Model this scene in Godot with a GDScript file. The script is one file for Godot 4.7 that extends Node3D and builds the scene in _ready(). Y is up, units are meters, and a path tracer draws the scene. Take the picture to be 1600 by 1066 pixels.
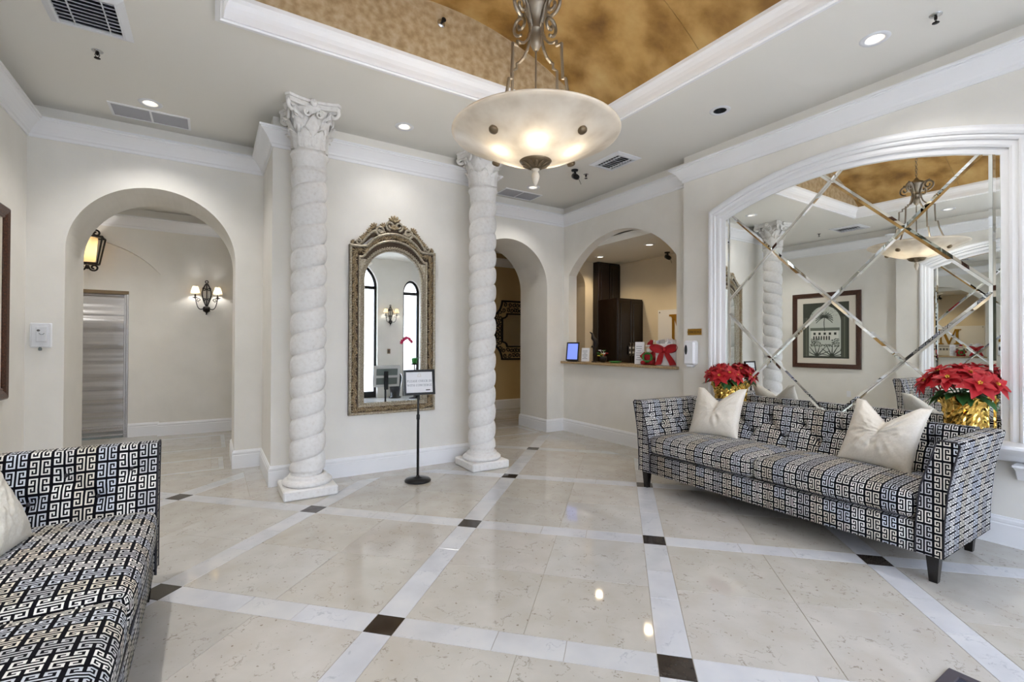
extends Node3D
# A hotel lobby. Room coordinates: x runs along the back walls, d runs from the entrance to the back; world z = -d.

const CEIL := 3.6
const TURN := 0.56200
var M := {}
var used := {}

func _ready() -> void:
	setup_view()
	setup_materials()
	build_structure()
	build_floor()
	build_ceiling()
	build_fixtures()
	build_columns()
	build_big_mirrors()
	build_ornate_mirror()
	build_sofas()
	build_chandelier()
	build_corridor_things()
	build_reception()
	build_small_things()
	build_entrance()

# ------------------------------------------------------------------ camera, sky, exposure
func setup_view() -> void:
	var cam := Camera3D.new()
	cam.name = "camera"
	cam.fov = 71.2
	cam.near = 0.05
	cam.far = 200.0
	add_child(cam)
	cam.position = Vector3(0, 1.385, 0)
	cam.rotation = Vector3(0.0078, -TURN, 0.004)
	cam.current = true
	var e := Environment.new()
	e.background_mode = Environment.BG_SKY
	var sky := Sky.new()
	var sm := ProceduralSkyMaterial.new()
	sm.sky_top_color = Color(0.77, 0.83, 0.94)
	sm.sky_horizon_color = Color(0.93, 0.94, 0.96)
	sm.ground_horizon_color = Color(0.85, 0.84, 0.82)
	sm.ground_bottom_color = Color(0.6, 0.58, 0.55)
	sm.sky_energy_multiplier = 1.0
	sky.sky_material = sm
	e.sky = sky
	e.background_energy_multiplier = SKY
	e.tonemap_mode = Environment.TONE_MAPPER_LINEAR
	e.tonemap_exposure = EXPOSURE
	e.sdfgi_enabled = true
	e.ssao_enabled = true
	e.ssil_enabled = true
	var we := WorldEnvironment.new()
	we.name = "world_environment"
	we.environment = e
	add_child(we)

const SKY := 15.0
const EXPOSURE := 1.19
const WARM := Color(1.0, 0.9, 0.74)
const LAMP := Color(1.0, 0.99, 0.975)
const CAN_LIGHT := 2.2

# ------------------------------------------------------------------ naming and tagging
func numbered(called: String) -> String:
	if not used.has(called):
		used[called] = 0
		return called
	used[called] += 1
	return "%s_%03d" % [called, used[called]]

func thing(called: String, label: String, category: String, at := Vector3.ZERO, turn := 0.0, group := "") -> Node3D:
	var o := Node3D.new()
	o.name = numbered(called)
	add_child(o)
	o.position = at
	o.rotation.y = turn
	tag(o, label, category, group)
	return o

func tag(o: Node3D, label: String, category: String, group := "") -> Node3D:
	o.set_meta("label", label)
	o.set_meta("category", category)
	if group != "":
		o.set_meta("group", group)
	return o

func dup(src: Node3D, label: String, at: Vector3, turn: float) -> Node3D:
	var o: Node3D = src.duplicate()
	o.name = numbered(String(src.name).rstrip("0123456789").rstrip("_"))
	add_child(o)
	o.position = at
	o.rotation.y = turn
	if label != "":
		o.set_meta("label", label)
	return o

func setting(called: String, label := "") -> Node3D:
	var o := Node3D.new()
	o.name = numbered(called)
	add_child(o)
	o.set_meta("kind", "structure")
	if label != "":
		o.set_meta("label", label)
	return o

func put(mesh: Mesh, called: String, m: Material, parent: Node, xf := Transform3D.IDENTITY) -> MeshInstance3D:
	var o := MeshInstance3D.new()
	o.name = called
	o.mesh = mesh
	o.material_override = m
	o.transform = xf
	parent.add_child(o, true)
	return o

func part(st: SurfaceTool, called: String, m: Material, parent: Node, xf := Transform3D.IDENTITY) -> MeshInstance3D:
	return put(done(st), called, m, parent, xf)

func struct(st: SurfaceTool, called: String, m: Material, label := "") -> MeshInstance3D:
	var o := put(done(st), numbered(called), m, self)
	o.set_meta("kind", "structure")
	if label != "":
		o.set_meta("label", label)
	return o

func stuff(o: Node) -> void:
	o.set_meta("kind", "stuff")

# ------------------------------------------------------------------ mesh helpers
func mb() -> SurfaceTool:
	var st := SurfaceTool.new()
	st.begin(Mesh.PRIMITIVE_TRIANGLES)
	return st

func done(st: SurfaceTool) -> ArrayMesh:
	st.generate_normals()
	return st.commit()

func flat(st: SurfaceTool) -> void:
	st.set_smooth_group(-1)

func smooth(st: SurfaceTool, g := 0) -> void:
	st.set_smooth_group(g)

func tri(st: SurfaceTool, a: Vector3, b: Vector3, c: Vector3) -> void:
	st.set_uv(Vector2.ZERO)
	st.add_vertex(a)
	st.add_vertex(c)
	st.add_vertex(b)

# a, b, c, d run counter-clockwise seen from outside
func quad(st: SurfaceTool, a: Vector3, b: Vector3, c: Vector3, d: Vector3, ua := Vector2.ZERO, ub := Vector2.ZERO, uc := Vector2.ZERO, ud := Vector2.ZERO) -> void:
	st.set_uv(ua); st.add_vertex(a)
	st.set_uv(uc); st.add_vertex(c)
	st.set_uv(ub); st.add_vertex(b)
	st.set_uv(ua); st.add_vertex(a)
	st.set_uv(ud); st.add_vertex(d)
	st.set_uv(uc); st.add_vertex(c)

func at(x: float, y: float, z: float) -> Transform3D:
	return Transform3D(Basis.IDENTITY, Vector3(x, y, z))

func turned(deg: Vector3, pos := Vector3.ZERO) -> Transform3D:
	return Transform3D(Basis.from_euler(deg * PI / 180.0), pos)

# chamfered box centred on xf
func cbox(st: SurfaceTool, xf: Transform3D, size: Vector3, b := 0.0) -> void:
	flat(st)
	var h := size * 0.5
	b = minf(b, minf(h.x, minf(h.y, h.z)) * 0.9)
	var ax := [Vector3.RIGHT, Vector3.UP, Vector3.BACK]
	var corner := func(s: Vector3, k: int) -> Vector3:
		var v := Vector3(s.x * (h.x - b), s.y * (h.y - b), s.z * (h.z - b))
		v[k] = s[k] * h[k]
		return xf * v
	for k in 3:
		var i := (k + 1) % 3
		var j := (k + 2) % 3
		for sg in [-1.0, 1.0]:
			var q := []
			for c in [[-1, -1], [1, -1], [1, 1], [-1, 1]]:
				var s := Vector3.ZERO
				s[k] = sg; s[i] = c[0]; s[j] = c[1]
				q.append(corner.call(s, k))
			if sg > 0:
				quad(st, q[0], q[1], q[2], q[3])
			else:
				quad(st, q[3], q[2], q[1], q[0])
	if b <= 0.0:
		return
	for k in 3:
		var i := (k + 1) % 3
		var j := (k + 2) % 3
		for si in [-1.0, 1.0]:
			for sj in [-1.0, 1.0]:
				var s0 := Vector3.ZERO
				s0[i] = si; s0[j] = sj; s0[k] = -1
				var s1 := s0
				s1[k] = 1
				var a: Vector3 = corner.call(s0, i)
				var bb: Vector3 = corner.call(s0, j)
				var c: Vector3 = corner.call(s1, j)
				var d: Vector3 = corner.call(s1, i)
				if si * sj > 0:
					quad(st, a, bb, c, d)
				else:
					quad(st, d, c, bb, a)
	for sx in [-1.0, 1.0]:
		for sy in [-1.0, 1.0]:
			for sz in [-1.0, 1.0]:
				var s := Vector3(sx, sy, sz)
				if sx * sy * sz > 0:
					tri(st, corner.call(s, 0), corner.call(s, 1), corner.call(s, 2))
				else:
					tri(st, corner.call(s, 0), corner.call(s, 2), corner.call(s, 1))

func box(st: SurfaceTool, lo: Vector3, hi: Vector3, b := 0.0) -> void:
	var a := Vector3(minf(lo.x, hi.x), minf(lo.y, hi.y), minf(lo.z, hi.z))
	var c := Vector3(maxf(lo.x, hi.x), maxf(lo.y, hi.y), maxf(lo.z, hi.z))
	cbox(st, Transform3D(Basis.IDENTITY, (a + c) * 0.5), c - a, b)

# surface of revolution; profile holds (radius, height), listed from bottom to top
func lathe(st: SurfaceTool, xf: Transform3D, prof: Array, seg := 24, soft := true) -> void:
	if soft:
		smooth(st, 1)
	else:
		flat(st)
	for k in prof.size() - 1:
		var p: Vector2 = prof[k]
		var q: Vector2 = prof[k + 1]
		if not soft:
			smooth(st, k + 2)
		for i in seg:
			var t0 := TAU * i / seg
			var t1 := TAU * ((i + 1) % seg) / seg
			var a := xf * Vector3(p.x * cos(t0), p.y, p.x * sin(t0))
			var b := xf * Vector3(p.x * cos(t1), p.y, p.x * sin(t1))
			var c := xf * Vector3(q.x * cos(t1), q.y, q.x * sin(t1))
			var d := xf * Vector3(q.x * cos(t0), q.y, q.x * sin(t0))
			var u0 := float(i) / seg
			var u1 := float(i + 1) / seg
			quad(st, b, a, d, c, Vector2(u1, p.y), Vector2(u0, p.y), Vector2(u0, q.y), Vector2(u1, q.y))

# round bar along points; radius is a number or a list
func tube(st: SurfaceTool, pts: Array, radius, seg := 8, closed := false, squash := 1.0) -> void:
	smooth(st, 1)
	if seg <= 4:
		flat(st)
	var n := pts.size()
	var rings := []
	var ref := Vector3.ZERO
	for i in n:
		var a: Vector3 = pts[(i - 1 + n) % n] if closed else pts[maxi(i - 1, 0)]
		var b: Vector3 = pts[(i + 1) % n] if closed else pts[mini(i + 1, n - 1)]
		var t := (b - a).normalized()
		if ref == Vector3.ZERO:
			ref = t.cross(Vector3.UP)
			if ref.length() < 0.2:
				ref = t.cross(Vector3.RIGHT)
		ref = (ref - t * ref.dot(t)).normalized()
		var bi := t.cross(ref)
		var r: float = radius[i] if radius is Array else radius
		var ring := []
		for k in seg:
			var w := TAU * (k + 0.5) / seg
			ring.append(pts[i] + (ref * cos(w) + bi * sin(w) * squash) * r)
		rings.append(ring)
	for i in (n if closed else n - 1):
		var p: Array = rings[i]
		var q: Array = rings[(i + 1) % n]
		for k in seg:
			quad(st, p[k], p[(k + 1) % seg], q[(k + 1) % seg], q[k])
	if not closed:
		for k in range(1, seg - 1):
			tri(st, rings[0][0], rings[0][k + 1], rings[0][k])
			tri(st, rings[n - 1][0], rings[n - 1][k], rings[n - 1][k + 1])

func area2(poly) -> float:
	var s := 0.0
	for i in poly.size():
		s += poly[i].cross(poly[(i + 1) % poly.size()])
	return s * 0.5

func ccw(poly) -> PackedVector2Array:
	var q := PackedVector2Array(poly)
	if area2(q) < 0:
		q.reverse()
	return q

# polygon moved inwards by b (mitred), same number of points; empty when it fails
func inset(poly: PackedVector2Array, b: float) -> PackedVector2Array:
	var n := poly.size()
	var out := PackedVector2Array()
	for i in n:
		var p := poly[(i - 1 + n) % n]
		var c := poly[i]
		var q := poly[(i + 1) % n]
		var e0 := (c - p).normalized()
		var e1 := (q - c).normalized()
		var n0 := Vector2(-e0.y, e0.x)
		var n1 := Vector2(-e1.y, e1.x)
		var m := (n0 + n1)
		var k := m.dot(n0)
		if k < 0.03:
			return PackedVector2Array()
		out.append(c + m / k * b)
	if area2(out) <= 0:
		return PackedVector2Array()
	return out

# extrusion of a polygon in xf's xy plane from z0 to z1, with a chamfer at the z1 side
func prism(st: SurfaceTool, poly, z0: float, z1: float, xf := Transform3D.IDENTITY, bevel := 0.0, back := true) -> void:
	flat(st)
	var q := ccw(poly)
	var n := q.size()
	var top := q
	var ze := z1
	if bevel > 0.0:
		var r := inset(q, bevel)
		if r.size() == n:
			top = r
			ze = z1 - bevel
	var idx := Geometry2D.triangulate_polygon(top)
	for k in range(0, idx.size(), 3):
		var a := top[idx[k]]
		var b := top[idx[k + 1]]
		var c := top[idx[k + 2]]
		if (b - a).cross(c - a) < 0:
			var s := b
			b = c
			c = s
		tri(st, xf * Vector3(a.x, a.y, z1), xf * Vector3(b.x, b.y, z1), xf * Vector3(c.x, c.y, z1))
	if back:
		idx = Geometry2D.triangulate_polygon(q)
		for k in range(0, idx.size(), 3):
			var a := q[idx[k]]
			var b := q[idx[k + 1]]
			var c := q[idx[k + 2]]
			if (b - a).cross(c - a) < 0:
				var s := b
				b = c
				c = s
			tri(st, xf * Vector3(a.x, a.y, z0), xf * Vector3(c.x, c.y, z0), xf * Vector3(b.x, b.y, z0))
	for i in n:
		var j := (i + 1) % n
		quad(st, xf * Vector3(q[i].x, q[i].y, z0), xf * Vector3(q[j].x, q[j].y, z0), xf * Vector3(q[j].x, q[j].y, ze), xf * Vector3(q[i].x, q[i].y, ze))
		if ze < z1:
			quad(st, xf * Vector3(q[i].x, q[i].y, ze), xf * Vector3(q[j].x, q[j].y, ze), xf * Vector3(top[j].x, top[j].y, z1), xf * Vector3(top[i].x, top[i].y, z1))

# moulding: profile points (offset to the left of the path, height along xf's z) carried along a path in xf's xy plane with mitred corners
func sweep(st: SurfaceTool, path, closed: bool, prof, xf := Transform3D.IDENTITY, soft := false) -> void:
	var n: int = path.size()
	var m: int = prof.size()
	var rows := []
	for i in n:
		var c: Vector2 = path[i]
		var d0: Vector2
		var d1: Vector2
		if closed or i > 0:
			d0 = (c - path[(i - 1 + n) % n]).normalized()
		if closed or i < n - 1:
			d1 = (path[(i + 1) % n] - c).normalized()
		if not closed and i == 0:
			d0 = d1
		if not closed and i == n - 1:
			d1 = d0
		var n0 := Vector2(-d0.y, d0.x)
		var n1 := Vector2(-d1.y, d1.x)
		var mm := n0 + n1
		mm = mm / maxf(mm.dot(n0), 0.2)
		var row := []
		for p in prof:
			var o: Vector2 = c + mm * p.x
			row.append(xf * Vector3(o.x, o.y, p.y))
		rows.append(row)
	for k in m:
		if soft:
			smooth(st, 1)
		else:
			smooth(st, k + 1)
		for i in (n if closed else n - 1):
			var a: Array = rows[i]
			var b: Array = rows[(i + 1) % n]
			var k2 := (k + 1) % m
			if not soft and path[i].distance_to(path[(i + 1) % n]) > 0.25:
				flat(st)
			elif not soft:
				smooth(st, k + 1)
			quad(st, a[k], b[k], b[k2], a[k2])
	if not closed:
		flat(st)
		var pp := PackedVector2Array(prof)
		var idx := Geometry2D.triangulate_polygon(pp)
		for e in [0, n - 1]:
			for k in range(0, idx.size(), 3):
				tri(st, rows[e][idx[k]], rows[e][idx[k + 1]], rows[e][idx[k + 2]])

# sphere-like blob
func blob(st: SurfaceTool, xf: Transform3D, r: Vector3, seg := 10, rows := 6) -> void:
	smooth(st, 1)
	for j in rows:
		var p0 := -PI / 2 + PI * j / rows
		var p1 := -PI / 2 + PI * (j + 1) / rows
		for i in seg:
			var t0 := TAU * i / seg
			var t1 := TAU * ((i + 1) % seg) / seg
			var f := func(t: float, p: float) -> Vector3: return xf * Vector3(r.x * cos(p) * cos(t), r.y * sin(p), r.z * cos(p) * sin(t))
			quad(st, f.call(t1, p0), f.call(t0, p0), f.call(t0, p1), f.call(t1, p1))

func arc(c: Vector2, r: Vector2, a0: float, a1: float, n: int) -> PackedVector2Array:
	var out := PackedVector2Array()
	for i in n + 1:
		var a := deg_to_rad(lerpf(a0, a1, float(i) / n))
		out.append(c + Vector2(cos(a) * r.x, sin(a) * r.y))
	return out

# outline of an opening with a round or flattened head: from the left foot over the arch to the right foot
func arch_path(x0: float, x1: float, y0: float, spring: float, apex: float, n := 24) -> PackedVector2Array:
	var out := PackedVector2Array([Vector2(x0, y0)])
	out.append_array(arc(Vector2((x0 + x1) / 2, spring), Vector2((x1 - x0) / 2, apex - spring), 180, 0, n))
	out.append(Vector2(x1, y0))
	return out

# opening with a segmental (circular, shallow) head
func segment_path(x0: float, x1: float, y0: float, spring: float, apex: float, n := 24) -> PackedVector2Array:
	var w := (x1 - x0) / 2
	var h := apex - spring
	var r := (w * w + h * h) / (2 * h)
	var a := rad_to_deg(asin(w / r))
	var out := PackedVector2Array([Vector2(x0, y0)])
	out.append_array(arc(Vector2((x0 + x1) / 2, apex - r), Vector2(r, r), 90 + a, 90 - a, n))
	out.append(Vector2(x1, y0))
	return out

func rect(x0: float, y0: float, x1: float, y1: float) -> PackedVector2Array:
	return PackedVector2Array([Vector2(x0, y0), Vector2(x1, y0), Vector2(x1, y1), Vector2(x0, y1)])

# frames: local (a, b, h) -> world. wall_d: a = x, b = y, h = towards the entrance; wall_x: a = d, b = y, h = along +x or -x
func wall_d(d: float) -> Transform3D:
	return Transform3D(Basis(Vector3.RIGHT, Vector3.UP, Vector3.BACK), Vector3(0, 0, -d))

# face looking towards -x (right-hand wall): a = d, h = -x
func wall_right(x: float) -> Transform3D:
	return Transform3D(Basis(Vector3(0, 0, -1), Vector3.UP, Vector3(-1, 0, 0)), Vector3(x, 0, 0))

# face looking towards +x (left-hand wall): a = -d, h = +x
func wall_left(x: float) -> Transform3D:
	return Transform3D(Basis(Vector3(0, 0, -1), Vector3.UP, Vector3(1, 0, 0)), Vector3(x, 0, 0))

# plan: a = x, b = d, h = up
func plan(y := 0.0) -> Transform3D:
	return Transform3D(Basis(Vector3.RIGHT, Vector3(0, 0, -1), Vector3.UP), Vector3(0, y, 0))

func spiral(c: Vector2, r0: float, r1: float, a0: float, turns: float, n := 20) -> Array:
	var out := []
	for i in n + 1:
		var t := float(i) / n
		var a := deg_to_rad(a0) + TAU * turns * t
		var r := lerpf(r0, r1, t)
		out.append(c + Vector2(cos(a), sin(a)) * r)
	return out

func lift(pts, xf: Transform3D, h := 0.0) -> Array:
	var out := []
	for p in pts:
		out.append(xf * Vector3(p.x, p.y, h))
	return out

# ------------------------------------------------------------------ materials
func c8(r: float, g: float, b: float) -> Color:
	return Color(r / 255.0, g / 255.0, b / 255.0)

func mat(called: String, color: Color, rough := 0.6, metal := 0.0) -> StandardMaterial3D:
	var m := StandardMaterial3D.new()
	m.resource_name = called
	m.albedo_color = color
	m.roughness = rough
	m.metallic = metal
	m.cull_mode = BaseMaterial3D.CULL_DISABLED
	M[called] = m
	return m

func noise_image(sz: int, freq: float, oct: int, seed_: int, kind := FastNoiseLite.TYPE_SIMPLEX_SMOOTH, fractal := FastNoiseLite.FRACTAL_FBM, warp := 0.0) -> Image:
	var n := FastNoiseLite.new()
	n.seed = seed_
	n.noise_type = kind
	n.frequency = freq
	n.fractal_type = fractal
	n.fractal_octaves = oct
	if warp > 0.0:
		n.domain_warp_enabled = true
		n.domain_warp_amplitude = warp
		n.domain_warp_frequency = freq * 0.7
	return n.get_seamless_image(sz, sz, false, false, 0.15, true)

func ramp(keys: Array, t: float) -> Color:
	for i in keys.size() - 1:
		if t <= keys[i + 1][0]:
			var k: float = clampf((t - keys[i][0]) / maxf(keys[i + 1][0] - keys[i][0], 1e-4), 0, 1)
			return (keys[i][1] as Color).lerp(keys[i + 1][1], k)
	return keys[keys.size() - 1][1]

func ramp_texture(img: Image, keys: Array) -> ImageTexture:
	var s := img.get_width()
	var lut := []
	for i in 256:
		lut.append(ramp(keys, i / 255.0))
	img.convert(Image.FORMAT_L8)
	var data := img.get_data()
	var out := Image.create(s, s, false, Image.FORMAT_RGB8)
	for y in s:
		for x in s:
			out.set_pixel(x, y, lut[data[y * s + x]])
	return ImageTexture.create_from_image(out)

# stone: clouds, thin veins along the zero lines of a warped noise, small specks
func stone_texture(s: int, base: Array, vein: Color, vein_w: float, vein_k: float, speck: Color, speck_k: float, sd: int) -> ImageTexture:
	var cloud := noise_image(s, 0.006, 4, sd)
	var v1 := noise_image(s, 0.012, 4, sd + 1, FastNoiseLite.TYPE_SIMPLEX_SMOOTH, FastNoiseLite.FRACTAL_FBM, 40.0)
	var v2 := noise_image(s, 0.008, 3, sd + 2)
	var sp := noise_image(s, 0.05, 2, sd + 3)
	var dc := cloud.get_data()
	var d1 := v1.get_data()
	var d2 := v2.get_data()
	var ds := sp.get_data()
	var out := Image.create(s, s, false, Image.FORMAT_RGB8)
	var lut := []
	for i in 256:
		lut.append(ramp(base, i / 255.0))
	for y in s:
		for x in s:
			var i := y * s + x
			var col: Color = lut[dc[i]]
			var line := maxf(0.0, 1.0 - absf(d1[i] - 128.0) / vein_w)
			var where := clampf((d2[i] - 135.0) / 40.0, 0.0, 1.0)
			col = col.lerp(vein, line * where * vein_k)
			if ds[i] > 216:
				col = col.lerp(speck, speck_k * clampf((ds[i] - 216.0) / 14.0, 0, 1))
			out.set_pixel(x, y, col)
	out.generate_mipmaps()
	return ImageTexture.create_from_image(out)

func triplanar(m: StandardMaterial3D, tex: Texture2D, metres: float, off := Vector3.ZERO) -> void:
	m.albedo_texture = tex
	m.uv1_triplanar = true
	m.uv1_world_triplanar = true
	m.uv1_scale = Vector3.ONE / metres
	m.uv1_offset = off
	m.uv1_triplanar_sharpness = 8.0

func local_triplanar(m: StandardMaterial3D, tex: Texture2D, metres: float) -> void:
	triplanar(m, tex, metres)
	m.uv1_world_triplanar = false

func glow(m: StandardMaterial3D, color: Color, energy: float) -> void:
	m.emission_enabled = true
	m.emission = color
	m.emission_energy_multiplier = energy

func key_motif(img: Image, ox: int, oy: int, s: int, col: Color) -> void:
	var r := func(x0: float, y0: float, x1: float, y1: float) -> void:
		img.fill_rect(Rect2i(ox + int(round(x0 * s)), oy + int(round(y0 * s)), int(round(x1 * s)) - int(round(x0 * s)), int(round(y1 * s)) - int(round(y0 * s))), col)
	for side in 2:
		for e in [[0.372, 0.075, 0.457, 0.925], [0.07, 0.075, 0.457, 0.155], [0.07, 0.075, 0.15, 0.445], [0.07, 0.362, 0.3, 0.445], [0.222, 0.245, 0.3, 0.445],
				[0.07, 0.845, 0.457, 0.925], [0.07, 0.555, 0.15, 0.925], [0.07, 0.555, 0.3, 0.638], [0.222, 0.555, 0.3, 0.755]]:
			if side == 0:
				r.call(e[0], e[1], e[2], e[3])
			else:
				r.call(1.0 - e[2], e[1], 1.0 - e[0], e[3])

func fabric_texture() -> ImageTexture:
	var n := 8
	var s := 128
	var img := Image.create(n * s, n * s, false, Image.FORMAT_RGB8)
	img.fill(c8(17, 16, 21))
	var tones := [c8(234, 231, 226), c8(222, 214, 199), c8(202, 205, 213), c8(237, 234, 229), c8(196, 195, 197), c8(227, 219, 206), c8(214, 217, 224), c8(232, 228, 220)]
	var rng := RandomNumberGenerator.new()
	rng.seed = 5
	for i in n:
		for j in n:
			var k := rng.randf_range(0.93, 1.0)
			var c: Color = tones[i]
			if rng.randf() < 0.12:
				c = tones[(i + 3) % n]
			var half := s / 2 if i % 2 == 1 else 0
			key_motif(img, i * s, j * s + half, s, Color(c.r * k, c.g * k, c.b * k))
			if half > 0 and j == n - 1:
				key_motif(img, i * s, -half, s, Color(c.r * k, c.g * k, c.b * k))
	# weave: every third thread a little darker
	for y in range(0, n * s, 4):
		for x in range(0, n * s, 4):
			var p := img.get_pixel(x + (y / 4 % 2) * 2, y)
			img.set_pixel(x + (y / 4 % 2) * 2, y, p.darkened(0.25))
	img.generate_mipmaps()
	return ImageTexture.create_from_image(img)

func setup_materials() -> void:
	var plaster := noise_image(512, 0.03, 4, 3)
	plaster.convert(Image.FORMAT_RGB8)
	var plaster_n: Image = plaster.duplicate()
	plaster_n.bump_map_to_normal_map(1.2)
	var wall_tex := ramp_texture(noise_image(512, 0.008, 4, 9), [[0.0, c8(238, 235, 228)], [1.0, c8(246, 243, 237)]])
	for e in [["wall", c8(249, 248, 246)], ["wall_warm", c8(236, 225, 205)], ["wall_tan", c8(206, 180, 132)]]:
		var w := mat(e[0], e[1], 0.55)
		triplanar(w, wall_tex, 2.5)
		w.normal_enabled = true
		w.normal_texture = ImageTexture.create_from_image(plaster_n)
		w.normal_scale = 0.12
	mat("trim", c8(240, 240, 241), 0.35)
	mat("ceiling_paint", c8(234, 231, 223), 0.8)
	mat("white_metal", c8(228, 229, 232), 0.4)
	mat("filter_grey", c8(176, 177, 184), 0.6)
	mat("dark_gap", c8(28, 30, 40), 0.7)
	# floor stone
	var beige := stone_texture(1024, [[0.0, c8(186, 180, 170)], [0.45, c8(191, 187, 180)], [0.75, c8(195, 191, 184)], [1.0, c8(199, 195, 189)]], c8(118, 108, 96), 4.5, 0.7, c8(96, 82, 66), 0.5, 21)
	var k := 0
	for t in [Color(1, 1, 1), Color(0.97, 0.965, 0.955), Color(1.0, 0.99, 0.98), Color(0.985, 0.975, 0.955)]:
		var m := mat("floor_beige_%d" % k, t, 0.05)
		triplanar(m, beige, 1.7, Vector3(0.37 * k, 0, 0.61 * k))
		k += 1
	var white := stone_texture(512, [[0.0, c8(194, 194, 196)], [0.5, c8(204, 204, 206)], [1.0, c8(213, 212, 211)]], c8(150, 152, 160), 6.0, 0.5, c8(200, 200, 205), 0.2, 41)
	for i in 3:
		var m := mat("floor_white_%d" % i, [Color(1, 1, 1), Color(0.97, 0.965, 0.955), Color(0.985, 0.985, 0.99)][i], 0.08)
		triplanar(m, white, 1.1, Vector3(0.29 * i, 0, 0.43 * i))
	var black := stone_texture(512, [[0.0, c8(38, 32, 28)], [1.0, c8(62, 54, 48)]], c8(112, 100, 88), 5.0, 0.5, c8(90, 78, 66), 0.5, 57)
	triplanar(mat("floor_black", Color(1, 1, 1), 0.1), black, 0.6)
	mat("grout", c8(168, 158, 140), 0.8)
	# gold glazed vault
	var gold := ramp_texture(noise_image(1024, 0.004, 6, 77, FastNoiseLite.TYPE_SIMPLEX_SMOOTH, FastNoiseLite.FRACTAL_FBM, 25.0), [[0.0, c8(98, 66, 24)], [0.35, c8(146, 110, 54)], [0.6, c8(174, 138, 80)], [1.0, c8(196, 166, 110)]])
	triplanar(mat("vault_gold", Color(1, 1, 1), 0.45), gold, 2.2)
	var gold2 := ramp_texture(noise_image(512, 0.02, 5, 78), [[0.0, c8(148, 124, 88)], [0.5, c8(178, 156, 122)], [1.0, c8(198, 182, 154)]])
	triplanar(mat("lunette_gold", Color(1, 1, 1), 0.5), gold2, 1.0)
	# rough cast stone of the columns
	var cast := noise_image(512, 0.03, 5, 13)
	var ct := ramp_texture(cast, [[0.0, c8(216, 211, 205)], [0.3, c8(229, 226, 222)], [1.0, c8(237, 235, 232)]])
	var cs := mat("cast_stone", Color(1, 1, 1), 0.8)
	local_triplanar(cs, ct, 0.7)
	cs.normal_enabled = true
	cs.normal_texture = ImageTexture.create_from_image(plaster_n)
	cs.normal_scale = 0.3
	# sofa
	var fb := mat("key_fabric", Color(1, 1, 1), 0.9)
	fb.metallic_specular = 0.2
	fb.albedo_texture = fabric_texture()
	fb.uv1_scale = Vector3(1, 1, 1) / (8 * 0.085)
	mat("button_fabric", c8(40, 38, 44), 0.7)
	mat("black_wood", c8(20, 15, 13), 0.25)
	var satin_i := noise_image(256, 0.08, 3, 15)
	var satin := mat("satin", Color(1, 1, 1), 0.42)
	local_triplanar(satin, ramp_texture(satin_i, [[0.0, c8(214, 205, 190)], [1.0, c8(227, 219, 206)]]), 0.3)
	satin.rim_enabled = true
	satin.rim = 0.3
	var satin2 := mat("leatherette", Color(1, 1, 1), 0.38)
	local_triplanar(satin2, ramp_texture(noise_image(256, 0.06, 4, 16), [[0.0, c8(214, 208, 194)], [1.0, c8(232, 228, 218)]]), 0.25)
	# mirrors and metals
	mat("mirror", c8(246, 249, 248), 0.0, 1.0)
	mat("pewter", c8(148, 138, 124), 0.38, 0.75)
	mat("bronze_scroll", c8(126, 108, 84), 0.4, 0.7)
	var carved := mat("carved_silver", Color(1, 1, 1), 0.36, 0.55)
	local_triplanar(carved, ramp_texture(noise_image(256, 0.05, 4, 31), [[0.0, c8(100, 80, 54)], [0.45, c8(146, 126, 96)], [0.7, c8(178, 162, 132)], [1.0, c8(218, 208, 186)]]), 0.18)
	var carved_d := mat("carved_ground", Color(1, 1, 1), 0.6, 0.2)
	local_triplanar(carved_d, ramp_texture(noise_image(256, 0.06, 4, 32), [[0.0, c8(40, 29, 19)], [0.6, c8(78, 60, 42)], [1.0, c8(112, 92, 68)]]), 0.2)
	var silver := mat("silver_leaf", Color(1, 1, 1), 0.4, 0.3)
	local_triplanar(silver, ramp_texture(noise_image(256, 0.04, 4, 33), [[0.0, c8(136, 122, 100)], [0.5, c8(176, 166, 146)], [1.0, c8(210, 202, 186)]]), 0.25)
	mat("iron", c8(30, 24, 21), 0.5, 0.5)
	mat("black_metal", c8(18, 18, 20), 0.35, 0.3)
	mat("chrome", c8(200, 202, 205), 0.2, 1.0)
	mat("gold_foil", c8(226, 186, 96), 0.16, 1.0)
	mat("brass_plate", c8(176, 132, 52), 0.35, 0.8)
	var steel := mat("brushed_steel", Color(1, 1, 1), 0.22, 1.0)
	var si := Image.create(8, 256, false, Image.FORMAT_RGB8)
	var sn := FastNoiseLite.new()
	sn.seed = 4
	sn.frequency = 0.2
	for y in 256:
		var v := 0.8 + 0.06 * sn.get_noise_1d(y)
		for x in 8:
			si.set_pixel(x, y, Color(v, v, v * 1.02))
	steel.albedo_texture = ImageTexture.create_from_image(si)
	# the sheet is slightly wavy from top to bottom
	var wave := Image.create(8, 512, false, Image.FORMAT_RGB8)
	sn.frequency = 0.02
	for y in 512:
		var slope := 0.5 + 0.16 * sn.get_noise_1d(y * 1.0) + 0.08 * sn.get_noise_1d(y * 4.0 + 900.0)
		for x in 8:
			wave.set_pixel(x, y, Color(0.5, slope, 0.97))
	steel.normal_enabled = true
	steel.normal_texture = ImageTexture.create_from_image(wave)
	steel.normal_scale = 1.0
	# plants
	var red := mat("bract_red", c8(168, 10, 24), 0.55)
	red.backlight_enabled = true
	red.backlight = Color(0.25, 0.02, 0.03)
	var green := mat("leaf_green", c8(44, 92, 44), 0.5)
	green.backlight_enabled = true
	green.backlight = Color(0.1, 0.2, 0.06)
	mat("flower_yellow", c8(226, 200, 70), 0.6)
	mat("soil", c8(50, 36, 26), 0.9)
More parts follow.
